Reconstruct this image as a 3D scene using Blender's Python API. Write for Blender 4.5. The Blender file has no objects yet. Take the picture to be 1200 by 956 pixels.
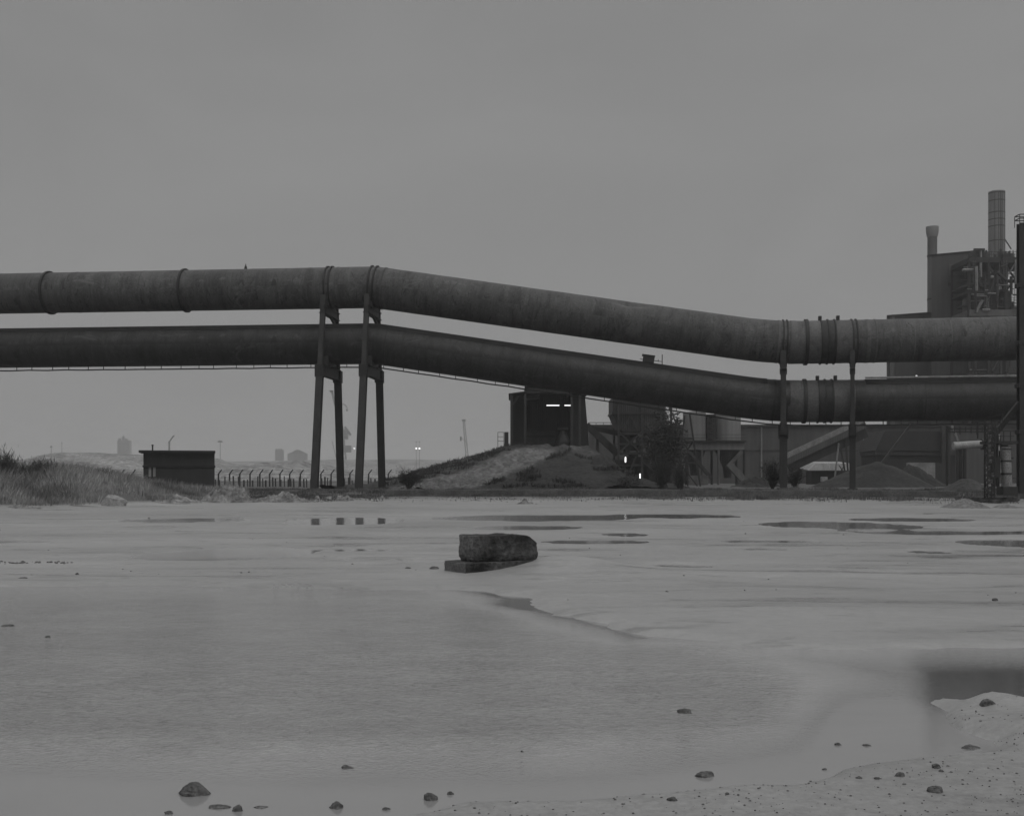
import bpy, math, random
import numpy as np
from mathutils import Vector, Matrix

random.seed(11)
rng = np.random.default_rng(7)
S = bpy.context.scene
COL = S.collection
F, CX, HY, CAMH = 1287.0, 600.0, 560.0, 1.5


def W(px, py, Y):
    """point at depth Y seen at photo pixel (px, py)"""
    return Vector(((px - CX) / F * Y, Y, CAMH - (py - HY) / F * Y))


def G(px, py, z=0.0):
    """point of the level ground z seen at photo pixel"""
    Y = (CAMH - z) * F / (py - HY)
    return Vector(((px - CX) / F * Y, Y, z))


# ------------------------------------------------------------------ noise
def _hash(ix, iy, seed):
    n = (ix.astype(np.int64) * 374761393 + iy.astype(np.int64) * 668265263 + seed * 982451653) & 0x7FFFFFFF
    n = ((n ^ (n >> 13)) * 1274126177) & 0x7FFFFFFF
    n = n ^ (n >> 16)
    return (n & 0xFFFF) / 65535.0


def vnoise(x, y, seed=0):
    x = np.asarray(x, float); y = np.asarray(y, float)
    ix = np.floor(x); iy = np.floor(y)
    fx = x - ix; fy = y - iy
    fx = fx * fx * fx * (fx * (fx * 6 - 15) + 10); fy = fy * fy * fy * (fy * (fy * 6 - 15) + 10)
    a = _hash(ix, iy, seed); b = _hash(ix + 1, iy, seed)
    c = _hash(ix, iy + 1, seed); d = _hash(ix + 1, iy + 1, seed)
    return (a + (b - a) * fx) + ((c + (d - c) * fx) - (a + (b - a) * fx)) * fy


def fbm(x, y, seed=0, octs=4, gain=0.5):
    s = 0; a = 1; t = 0
    for o in range(octs):
        s = s + a * vnoise(np.asarray(x) * 2 ** o + 17.3 * o, np.asarray(y) * 2 ** o - 9.1 * o, seed + o)
        t += a; a *= gain
    return s / t * 2 - 1


def sstep(a, b, x):
    t = np.clip((np.asarray(x, float) - a) / (b - a), 0, 1)
    return t * t * (3 - 2 * t)


# ------------------------------------------------------------------ materials
def new_mat(name):
    m = bpy.data.materials.new(name); m.use_nodes = True
    nt = m.node_tree
    return m, nt, nt.nodes['Principled BSDF']


def nd(nt, typ, **kw):
    n = nt.nodes.new(typ)
    for k, v in kw.items():
        setattr(n, k, v)
    return n


def lk(nt, a, b):
    nt.links.new(a, b)


def grey(v, warm=0.0):
    return (v * (1 + warm), v, v * (1 - warm), 1)


def noise_node(nt, coord, scale, detail=5, rough=0.55, stretch=None, dist=0.0):
    src = coord
    if stretch is not None:
        mp = nd(nt, 'ShaderNodeMapping'); mp.inputs['Scale'].default_value = stretch
        lk(nt, coord, mp.inputs['Vector']); src = mp.outputs['Vector']
    n = nd(nt, 'ShaderNodeTexNoise')
    n.inputs['Scale'].default_value = scale; n.inputs['Detail'].default_value = detail
    n.inputs['Roughness'].default_value = rough; n.inputs['Distortion'].default_value = dist
    lk(nt, src, n.inputs['Vector'])
    return n.outputs['Fac']


def ramp(nt, fac, stops):
    r = nd(nt, 'ShaderNodeValToRGB')
    e = r.color_ramp.elements
    e[0].position, e[0].color = stops[0][0], grey(stops[0][1])
    e[1].position, e[1].color = stops[-1][0], grey(stops[-1][1])
    for p, v in stops[1:-1]:
        k = e.new(p); k.color = grey(v)
    lk(nt, fac, r.inputs['Fac'])
    return r.outputs['Color']


def mixc(nt, fac, a, b, mode='MIX'):
    m = nd(nt, 'ShaderNodeMix', data_type='RGBA', blend_type=mode)
    if isinstance(fac, (int, float)):
        m.inputs[0].default_value = fac
    else:
        lk(nt, fac, m.inputs[0])
    for i, v in ((6, a), (7, b)):
        if isinstance(v, tuple):
            m.inputs[i].default_value = v
        else:
            lk(nt, v, m.inputs[i])
    return m.outputs[2]


def bump(nt, bsdf, h, strength=0.3, dist=0.05):
    b = nd(nt, 'ShaderNodeBump')
    b.inputs['Strength'].default_value = strength; b.inputs['Distance'].default_value = dist
    lk(nt, h, b.inputs['Height']); lk(nt, b.outputs['Normal'], bsdf.inputs['Normal'])


def worn(name, lo, hi, scale=1.0, rough=0.7, stretch=(1, 1, 1), bmp=0.3, bd=0.03, metal=0.0, spec=0.5, fine=18.0):
    """generic weathered surface: two noises between two greys"""
    m, nt, b = new_mat(name)
    tc = nd(nt, 'ShaderNodeTexCoord').outputs['Object']
    n1 = noise_node(nt, tc, scale, 6, 0.6, stretch)
    n2 = noise_node(nt, tc, fine, 4, 0.6)
    c1 = ramp(nt, n1, [(0.38, lo), (0.62, hi)])
    c2 = ramp(nt, n2, [(0.36, 0.6), (0.64, 1.35)])
    lk(nt, mixc(nt, 1.0, c1, c2, 'MULTIPLY'), b.inputs['Base Color'])
    b.inputs['Roughness'].default_value = rough
    b.inputs['Metallic'].default_value = metal
    b.inputs['Specular IOR Level'].default_value = spec
    if bmp:
        bump(nt, b, n2, bmp, bd)
    return m


def pipe_mat(name, lo, hi, rough, spec, scuff=0.25, streak=0.5, tar=False):
    m, nt, b = new_mat(name)
    uv = nd(nt, 'ShaderNodeUVMap', uv_map='UVMap').outputs['UV']
    ob = nd(nt, 'ShaderNodeTexCoord').outputs['Object']
    big = noise_node(nt, ob, 0.16, 6, 0.6)
    run = noise_node(nt, uv, 0.8, 7, 0.7, (1.3, 0.22, 1), 1.0)          # run-off streaks round the girth
    blot = noise_node(nt, ob, 0.9, 7, 0.7, None, 0.6)
    pit = noise_node(nt, ob, 7.0, 4, 0.6)
    c = ramp(nt, big, [(0.3, lo), (0.7, hi)])
    r1 = ramp(nt, run, [(0.36, 1 - streak), (0.5, 1.0), (0.64, 1 + streak * 0.7)])
    c = mixc(nt, 0.6, c, r1, 'MULTIPLY')
    bl = ramp(nt, blot, [(0.36, 0.4), (0.45, 0.95), (0.58, 1.05), (0.68, 1.6)])
    c = mixc(nt, 0.6, c, bl, 'MULTIPLY')
    c = mixc(nt, 0.5, c, ramp(nt, pit, [(0.36, 0.6), (0.64, 1.4)]), 'MULTIPLY')
    # pale scuffs / scraped patches
    sc = noise_node(nt, uv, 0.33, 8, 0.7, (1.0, 1.6, 1), 1.6)
    scm = ramp(nt, sc, [(0.57, 0.0), (0.66, scuff)])
    c = mixc(nt, scm, c, grey(hi * 2.2))
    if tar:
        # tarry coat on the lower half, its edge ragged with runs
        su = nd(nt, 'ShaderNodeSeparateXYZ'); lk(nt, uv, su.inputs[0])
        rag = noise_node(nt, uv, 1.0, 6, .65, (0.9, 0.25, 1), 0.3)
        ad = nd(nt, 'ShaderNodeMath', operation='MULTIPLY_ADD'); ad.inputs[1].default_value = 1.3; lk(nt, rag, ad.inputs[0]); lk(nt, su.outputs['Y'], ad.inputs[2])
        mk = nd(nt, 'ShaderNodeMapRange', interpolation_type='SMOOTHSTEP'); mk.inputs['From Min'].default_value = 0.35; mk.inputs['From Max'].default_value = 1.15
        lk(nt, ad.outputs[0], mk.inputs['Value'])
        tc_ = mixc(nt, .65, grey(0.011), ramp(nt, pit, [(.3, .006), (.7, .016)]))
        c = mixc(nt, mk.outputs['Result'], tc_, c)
    # chalk rings, scrapes and dark smears
    sm = noise_node(nt, uv, 0.8, 7, .75, (1.5, .5, 1), 2.2)
    smm = ramp(nt, sm, [(.565, 0.0), (.625, .85)])
    c = mixc(nt, smm, c, grey(lo * .35))
    lk(nt, c, b.inputs['Base Color'])
    rr = ramp(nt, blot, [(0.3, rough - 0.12), (0.7, rough + 0.12)])
    lk(nt, rr, b.inputs['Roughness'])
    b.inputs['Specular IOR Level'].default_value = spec
    bump(nt, b, blot, 0.25, 0.06)
    return m


def corr_mat(name, lo, hi, axis=0, freq=4.0, rough=0.75):
    """ribbed sheet cladding with rain streaks"""
    m, nt, b = new_mat(name)
    tc = nd(nt, 'ShaderNodeTexCoord').outputs['Object']
    wv = nd(nt, 'ShaderNodeTexWave', wave_type='BANDS', bands_direction='XYZ'[axis])
    wv.inputs['Scale'].default_value = freq
    lk(nt, tc, wv.inputs['Vector'])
    n1 = noise_node(nt, tc, 0.12, 6, 0.6)
    st = noise_node(nt, tc, 0.5, 6, 0.6, (1.4, 1.4, 0.12))
    c = ramp(nt, n1, [(0.3, lo), (0.7, hi)])
    c = mixc(nt, 0.6, c, ramp(nt, st, [(0.3, 0.6), (0.7, 1.35)]), 'MULTIPLY')
    c = mixc(nt, 0.3, c, ramp(nt, wv.outputs['Fac'], [(0, 0.75), (1, 1.15)]), 'MULTIPLY')
    lk(nt, c, b.inputs['Base Color']); b.inputs['Roughness'].default_value = rough
    bump(nt, b, wv.outputs['Fac'], 0.5, 0.04)
    return m


def emit_mat(name, v):
    m, nt, b = new_mat(name)
    b.inputs['Base Color'].default_value = grey(0.8)
    b.inputs['Emission Color'].default_value = (1, 1, 1, 1)
    b.inputs['Emission Strength'].default_value = v
    return m


M = {}
M['pipe'] = pipe_mat('gas_main_steel', 0.056, 0.092, 0.55, 0.4, 0.35, 0.65)
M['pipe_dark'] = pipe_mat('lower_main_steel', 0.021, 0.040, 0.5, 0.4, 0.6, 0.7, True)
M['pipe_patched'] = pipe_mat('patched_joint_steel', 0.075, 0.18, 0.6, 0.4, 0.8, 0.95)
M['cover'] = worn('dark_top_strip', 0.012, 0.02, 0.8, 0.75)
M['steel_dark'] = worn('dark_painted_steel', 0.014, 0.024, 1.4, 0.6, (1, 1, 0.4))
M['steel_mid'] = worn('weathered_steel', 0.018, 0.034, 1.4, 0.6, (1, 1, 0.4))
M['steel_pale'] = worn('pale_galvanised_steel', 0.16, 0.26, 1.4, 0.55, (1, 1, 0.4))
M['steel_mid2'] = worn('grey_painted_steel', 0.07, 0.11, 1.4, 0.6, (1, 1, 0.4))
M['white'] = worn('chalky_white_paint', 0.28, 0.42, 1.0, 0.6, (1, 1, 0.4))
M['concrete_dark'] = worn('dark_wet_concrete', 0.012, 0.085, 3.6, 0.8, (1, 1, 1), 1.0, 0.04, fine=16)
M['concrete_end'] = worn('pale_end_concrete', 0.10, 0.15, 3.0, 0.85, (1, 1, 1), 0.6, 0.01, fine=30)  # paler concrete for the left-end faces of block and slab
M['concrete'] = worn('pale_concrete', 0.16, 0.28, 0.5, 0.85)
M['post'] = worn('old_concrete_post', 0.045, 0.08, 1.0, 0.85)
M['shed'] = corr_mat('dark_hut_cladding', 0.026, 0.036, 0, 3.0)
M['shed_in'] = corr_mat('dark_shed_sheet', 0.010, 0.018, 0, 1.8)  # dark sheet for the shed's side and inner walls
M['shed_band'] = worn('hut_trim', 0.012, 0.018, 1.0, 0.7)
M['clad'] = corr_mat('grey_sheet_cladding', 0.056, 0.082, 0, 1.2)
M['clad_dark'] = corr_mat('dark_sheet_cladding', 0.014, 0.026, 0, 1.8)
M['clad_pale'] = corr_mat('replacement_cladding', 0.095, 0.12, 0, 1.2)
M['silo'] = corr_mat('silo_plate', 0.12, 0.19, 0, 0.35)
M['hopper'] = corr_mat('hopper_plate', 0.022, 0.042, 0, 1.0)
M['stack'] = worn('chimney_plate', 0.13, 0.20, 0.25, 0.6, (1, 1, 0.3))
M['stack_old'] = worn('sooted_chimney', 0.08, 0.13, 0.25, 0.7, (1, 1, 0.2))
M['stack_cap'] = worn('chimney_cap_plate', 0.2, 0.27, 0.25, 0.7)
M['far'] = worn('distant_masonry', 0.10, 0.14, 0.05, 0.9)
M['far_dark'] = worn('distant_steel', 0.05, 0.07, 0.05, 0.8)
M['earth_dark'] = worn('dark_ore_heap', 0.015, 0.028, 0.35, 0.9, (1, 1, 1), 0.8, 0.15, fine=3.0)
M['earth_mid'] = worn('grey_spoil', 0.04, 0.07, 0.3, 0.9, (1, 1, 1), 0.8, 0.12, fine=3.0)
M['spoil_far'] = worn('far_spoil', 0.17, 0.32, 0.05, 0.95, (1, 1, 1), 0.6, 1.0, fine=0.4)
M['sand'] = worn('pale_sand_heap', 0.15, 0.21, 0.9, 0.95, (1, 1, 1), 0.5, 0.05, fine=7.0)
M['rubble'] = worn('pale_rubble', 0.14, 0.28, 1.4, 0.95, (1, 1, 1), 0.8, 0.1, fine=5.0)
M['stone'] = worn('wet_stone', 0.05, 0.15, 8.0, 0.55, (1, 1, 1), 0.9, 0.01, fine=60)
M['stone_pale'] = worn('dry_pale_stone', 0.22, 0.36, 4.0, 0.85, (1, 1, 1), 0.8, 0.02, fine=30)
M['lamp'] = emit_mat('lit_tube', 1.3)
M['lamp_dim'] = emit_mat('dim_lamp_glow', 0.5)
M['lamp_far'] = emit_mat('far_lamp_glow', 2.2)


def blade_mat(name, lo, hi):
    m, nt, b = new_mat(name)
    tc = nd(nt, 'ShaderNodeTexCoord').outputs['Object']
    n = noise_node(nt, tc, 0.35, 5, 0.65)
    n2 = noise_node(nt, tc, 2.5, 3, 0.6)
    c = mixc(nt, 0.7, ramp(nt, n, [(0.35, lo), (0.65, hi)]), ramp(nt, n2, [(0.3, 0.55), (0.7, 1.45)]), 'MULTIPLY')
    lk(nt, c, b.inputs['Base Color']); b.inputs['Roughness'].default_value = 0.8
    b.inputs['Specular IOR Level'].default_value = 0.2
    return m


M['scrub'] = blade_mat('dry_scrub', 0.11, 0.40)
M['ore_grey'] = worn('dull_ore_heap', 0.017, 0.032, 0.3, 0.9, (1, 1, 1), 0.8, 0.12, fine=3.0)
M['grass'] = blade_mat('rough_grass', 0.055, 0.17)
M['reed'] = blade_mat('reedy_bush', 0.05, 0.10)
M['bush'] = blade_mat('dark_bush', 0.03, 0.06)


# ------------------------------------------------------------------ mesh builder
class MB:
    def __init__(self):
        self.v = []; self.f = []; self.uv = None; self.smooth = False

    def add(self, vs, fs):
        o = len(self.v)
        self.v += [tuple(p) for p in vs]
        self.f += [tuple(i + o for i in f) for f in fs]
        return self

    def box(self, c, s, rz=0.0, rot=None):
        hx, hy, hz = s[0] / 2, s[1] / 2, s[2] / 2
        R = rot if rot is not None else Matrix.Rotation(rz, 3, 'Z')
        c = Vector(c)
        vs = [c + R @ Vector((x * hx, y * hy, z * hz)) for z in (-1, 1) for x, y in ((-1, -1), (1, -1), (1, 1), (-1, 1))]
        self.add(vs, [(3, 2, 1, 0), (4, 5, 6, 7), (0, 1, 5, 4), (1, 2, 6, 5), (2, 3, 7, 6), (3, 0, 4, 7)])
        return self

    def bar(self, p, q, w, d=None, up=None):
        """rectangular bar from p to q"""
        p = Vector(p); q = Vector(q); d = d or w
        z = (q - p).normalized()
        u = Vector(up) if up is not None else (Vector((0, 1, 0)) if abs(z.y) < 0.9 else Vector((1, 0, 0)))
        x = u.cross(z).normalized(); y = z.cross(x)
        vs = []
        for c in (p, q):
            for a, b in ((-1, -1), (1, -1), (1, 1), (-1, 1)):
                vs.append(c + x * (a * w / 2) + y * (b * d / 2))
        self.add(vs, [(3, 2, 1, 0), (4, 5, 6, 7), (0, 1, 5, 4), (1, 2, 6, 5), (2, 3, 7, 6), (3, 0, 4, 7)])
        return self

    def ibeam(self, p, q, w, d, up, t=None):
        """H section: two flanges w wide, d apart along 'up', and a web"""
        p = Vector(p); q = Vector(q); t = t or 0.12 * w + 0.02
        z = (q - p).normalized(); u = Vector(up); x = u.cross(z).normalized(); y = z.cross(x)
        for s in (-1, 1):
            self.bar(p + y * (s * (d / 2 - t / 2)), q + y * (s * (d / 2 - t / 2)), w, t, up)
        self.bar(p, q, t, d - 2 * t - 0.002, up)
        return self

    def tube(self, p, q, r0, r1=None, n=12, caps=True):
        p = Vector(p); q = Vector(q); r1 = r0 if r1 is None else r1
        z = (q - p).normalized()
        a = Vector((0, 0, 1)) if abs(z.z) < 0.9 else Vector((1, 0, 0))
        x = a.cross(z).normalized(); y = z.cross(x)
        vs = []
        for c, r in ((p, r0), (q, r1)):
            for k in range(n):
                t = 2 * math.pi * k / n
                vs.append(c + x * (r * math.cos(t)) + y * (r * math.sin(t)))
        fs = [(k, (k + 1) % n, n + (k + 1) % n, n + k) for k in range(n)]
        if caps:
            fs += [tuple(range(n - 1, -1, -1)), tuple(range(n, 2 * n))]
        self.add(vs, fs)
        return self

    def lathe(self, c, prof, n=24):
        """prof: list of (r, z) bottom to top, closed with fans"""
        c = Vector(c); vs = []; fs = []
        for r, z in prof:
            for k in range(n):
                t = 2 * math.pi * k / n
                vs.append(c + Vector((r * math.cos(t), r * math.sin(t), z)))
        for j in range(len(prof) - 1):
            for k in range(n):
                fs.append((j * n + k, j * n + (k + 1) % n, (j + 1) * n + (k + 1) % n, (j + 1) * n + k))
        fs.append(tuple(range(n - 1, -1, -1)))
        fs.append(tuple(range((len(prof) - 1) * n, len(prof) * n)))
        self.add(vs, fs)
        return self

    def prism(self, poly, off):
        """poly: planar list of points, extruded by off"""
        off = Vector(off); n = len(poly)
        vs = [Vector(p) for p in poly] + [Vector(p) + off for p in poly]
        fs = [tuple(range(n)), tuple(range(2 * n - 1, n - 1, -1))]
        fs += [(k + n, (k + 1) % n + n, (k + 1) % n, k) for k in range(n)]
        self.add(vs, fs)
        return self

    def build(self, name, mat, parent=None, bevel=0.0, origin=None):
        me = bpy.data.meshes.new(name)
        o = bpy.data.objects.new(name, me)
        par = Vector((0, 0, 0))
        if parent is not None:
            q = parent
            while q is not None:
                par = par + Vector(q.location); q = q.parent
        org = Vector(origin) if origin is not None else (Vector((0, 0, 0)) if parent is None else par)
        vs = [tuple(Vector(p) - org) for p in self.v]
        me.from_pydata(vs, [], self.f)
        me.update()
        import bmesh
        bm = bmesh.new(); bm.from_mesh(me)
        bmesh.ops.recalc_face_normals(bm, faces=bm.faces[:])
        bm.to_mesh(me); bm.free()
        me.materials.append(M[mat] if isinstance(mat, str) else mat)
        if self.smooth:
            me.shade_smooth()
        COL.objects.link(o)
        if parent is not None:
            o.parent = parent
        o.location = org - par
        if bevel:
            b = o.modifiers.new('bevel', 'BEVEL'); b.width = bevel; b.segments = 2; b.limit_method = 'ANGLE'
        return o


def tag(o, label, cat, group=None, kind=None):
    o['label'] = label; o['category'] = cat
    if group: o['group'] = group
    if kind: o['kind'] = kind
    return o


def thing(name, loc, label, cat, group=None):
    o = bpy.data.objects.new(name, None); COL.objects.link(o)
    o.location = loc; o.empty_display_size = 0.3
    return tag(o, label, cat, group)


def smooth_angle(o, deg=40):
    me = o.data
    me.shade_smooth()
    me.set_sharp_from_angle(angle=math.radians(deg))


def grid_obj(name, xs, ys, zf, mat, kind=None):
    """height field over a rows x cols table of x and y"""
    X, Y = xs, ys
    Z = zf(X, Y)
    nr, nc = X.shape
    co = np.stack([X, Y, Z], -1).reshape(-1, 3)
    i = np.arange(nr * nc).reshape(nr, nc)
    q = np.stack([i[:-1, :-1], i[:-1, 1:], i[1:, 1:], i[1:, :-1]], -1).reshape(-1, 4)
    me = bpy.data.meshes.new(name)
    me.vertices.add(len(co)); me.vertices.foreach_set('co', co.ravel())
    me.loops.add(q.size); me.loops.foreach_set('vertex_index', q.ravel().astype(np.int32))
    me.polygons.add(len(q)); me.polygons.foreach_set('loop_start', np.arange(0, q.size, 4, dtype=np.int32))
    me.polygons.foreach_set('loop_total', np.full(len(q), 4, dtype=np.int32))
    me.update(calc_edges=True); me.shade_smooth()
    me.materials.append(M[mat] if isinstance(mat, str) else mat)
    o = bpy.data.objects.new(name, me); COL.objects.link(o)
    if kind: o['kind'] = kind
    return o


# ================================================================== GROUND
PLATEAU = 0.42


def poly_sdf(px, py, poly):
    """signed distance (negative inside) to a polygon, vectorised"""
    d = np.full(px.shape, 1e9); inside = np.zeros(px.shape, bool)
    n = len(poly)
    for i in range(n):
        ax, ay = poly[i]; bx, by = poly[(i + 1) % n]
        ex, ey = bx - ax, by - ay
        t = np.clip(((px - ax) * ex + (py - ay) * ey) / (ex * ex + ey * ey + 1e-12), 0, 1)
        d = np.minimum(d, np.hypot(px - ax - t * ex, py - ay - t * ey))
        c = ((ay > py) != (by > py)) & (px < (bx - ax) * (py - ay) / (by - ay + 1e-12) + ax)
        inside ^= c
    return np.where(inside, -d, d)


# the big shallow pool in front, its outline on the ground
POOL = [tuple(G(x, y)[:2]) for x, y in [
    (-420, 690), (200, 686), (440, 691), (540, 690), (578, 697), (622, 702), (640, 716), (690, 730), (756, 745), (900, 758), (1090, 763), (1420, 752),
    (1420, 808), (1200, 815), (1150, 824), (1088, 820), (1102, 838), (1126, 856), (1172, 868), (1160, 882), (1062, 888), (980, 902), (930, 921), (800, 931),
    (660, 938), (540, 941), (470, 951), (400, 985), (250, 1060), (-700, 1100)]]
# puddles: photo box left, right, top, bottom
PUDDLES = [(148, 287, 607.0, 612.5, 0.3), (515, 745, 603.5, 610.5, 0.3), (700, 865, 602.5, 607.5, 0.3), (560, 680, 615.5, 620.5, 0.4),
           (893, 1068, 611.5, 620.5, 0.25), (1010, 1190, 622, 627, 0.4), (640, 760, 633, 637, .4), (860, 925, 642, 646, .5), (1132, 1260, 632, 642, 0.25), (752, 834, 661, 667.5, 0.5), (708, 756, 624.5, 628.5, 0.4),
           (1066, 1112, 645, 649.5, 0.5), (338, 470, 606.5, 615.5, 0.25),
           (170, 362, 641, 658, 0.35), (362, 462, 643, 646.5, .4), (384, 414, 655, 658.5, .4), (1000, 1140, 607, 611, 0.5), (-60, 60, 633, 637, .5), (470, 540, 655, 660, .5), (980, 1010, 621, 624, .5), (1050, 1090, 621, 624, .5), (850, 960, 633, 636, .5)]


def pool_sdf(x, y):
    wob = (0.12 * fbm(x * 0.8, y * 0.8, 31, 5) + 0.07 * fbm(x * 3.1, y * 3.1, 35, 4)) * np.clip(y / 8, 0.5, 2.0)
    return poly_sdf(x, y, POOL) + wob


def ground_z(x, y):
    x = np.asarray(x, float); y = np.asarray(y, float)
    yy = np.maximum(y, 3)
    # gentle relief, long across the view
    z = 0.027 - 0.004 * sstep(18, 30, y) + 0.018 * fbm(x * 0.10, y * 0.07, 3, 3) + 0.016 * fbm(x * 0.35, y * 0.22, 5, 4) * np.clip(yy / 20, 0.4, 1.6)
    z = z + 0.004 * fbm(x * 2.2, y * 1.6, 9, 3)
    z = z + 0.016 * sstep(14, 36, y) * fbm(x * 0.16, y * 0.55, 14, 5)
    # faint wheel tracks sweeping across the flat
    for a0, b0, c0 in ((0.10, 24.0, 0.004), (-0.06, 33.0, -0.003), (0.03, 19.5, 0.006)):
        ty = b0 + a0 * x + c0 * x * x
        for o_ in (-.85, .85):
            z = z - 0.012 * np.exp(-((y - ty - o_) / .16) ** 2) * sstep(13, 15, y) + 0.006 * np.exp(-((y - ty - o_ - .35) / .2) ** 2) * sstep(13, 15, y)
    # low silt fan on the right of the pool
    fan = np.exp(-(((x - 5.0) / 5.0) ** 2 + ((y - 12.8) / 2.0) ** 2))
    z = z + 0.05 * fan
    # puddles in the mid distance
    for a, b, t, bt, soft in PUDDLES:
        y0 = CAMH * F / (bt - HY); y1 = CAMH * F / (t - HY)
        cy = (y0 + y1) / 2; ry = (y1 - y0) / 2
        cx = ((a + b) / 2 - CX) / F * cy; rx = (b - a) / 2 / F * cy
        k = ((x - cx) / rx) ** 2 + ((y - cy) / ry) ** 2
        k = k + 0.22 * fbm(x * 0.9, y * 0.4, 41, 4) * (rx > 1.2)
        m = 1 - sstep(1 - soft, 1 + soft, k)
        z = z * (1 - m) - 0.06 * m
    # the pool
    d = pool_sdf(x, y)
    wd = 0.10 + 0.25 * sstep(8, 13, y)
    m = 1 - sstep(-0.6 * wd, wd, d)
    z = z * (1 - m) + m * (-0.035 - 0.05 * sstep(0.0, 2.0, -d))
    # wavy thin islands along the pool edge
    z = z + 0.02 * np.exp(-(d / 0.35) ** 2) * fbm(x * 1.2, y * 3.0, 52, 4)
    # sandy spit at the lower right
    c1 = G(1215, 836); c2 = G(1250, 870)
    for c, rx, ry, h in ((c1, .42, .30, .06), (c2, .3, .4, .05), (G(1160, 834), .14, .11, .07), (G(1310, 866), .8, 0.35, .06)):
        z = z + h * np.exp(-(((x - c.x) / rx) ** 2 + ((y - c.y) / ry) ** 2)) * (1 + 0.35 * fbm(x * 4, y * 4, 61, 3))
    # drift piled against the concrete block
    c = G(662, 671)
    z = z + 0.20 * np.exp(-(((x - c.x + .0) / 0.95) ** 2 + ((y - c.y - .15) / 0.8) ** 2))
    c = G(720, 676)
    z = z + 0.06 * np.exp(-(((x - c.x) / 1.9) ** 2 + ((y - c.y) / 1.1) ** 2))
    # bank up to the plateau behind
    pxl = CX + F * x / yy
    edge = 67 + 2.2 * fbm(x * 0.08, np.zeros_like(x), 71, 3) - 15 * sstep(330, -60, pxl) - 5 * sstep(900, 1200, pxl)
    t = sstep(-1, 24, y - edge)
    z = z * (1 - t) + PLATEAU * t + t * 0.10 * fbm(x * 0.5, y * 0.5, 73, 3) + 0.10 * sstep(-.5, 1.5, y - edge) * (1 - t) * (1 + fbm(x * .9, y * .9, 74, 4))
    # higher scrubby bank on the left
    lb = sstep(285, 50, pxl) * sstep(0, 9, y - edge) * (1 - sstep(18, 40, y - edge))
    z = z + 0.95 * lb * (0.9 + 0.35 * fbm(x * 0.22, y * 0.2, 77, 3))
    return z


def gz(x, y):
    return float(ground_z(np.array([x]), np.array([y]))[0])


rows = [-60, -20, -5, 0.5, 2.2]
py = 1180.0
while py > 583.5:
    rows.append(CAMH * F / (py - HY)); py -= 1.35 if py > 760 else 0.95
y_last = rows[-1]
while y_last < 130:
    y_last += 0.55; rows.append(y_last)
while y_last < 9000:
    y_last *= 1.12; rows.append(y_last)
rows = np.array(rows)
u = np.linspace(-1, 1, 431)
uu = np.sign(u) * (0.55 * np.abs(u) + 0.9 * np.abs(u) ** 4)
Yg = np.repeat(rows[:, None], len(u), 1)
Xg = uu[None, :] * (np.maximum(Yg, 0) * 0.95 + 6 + 50 * (Yg < 0.4))


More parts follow.
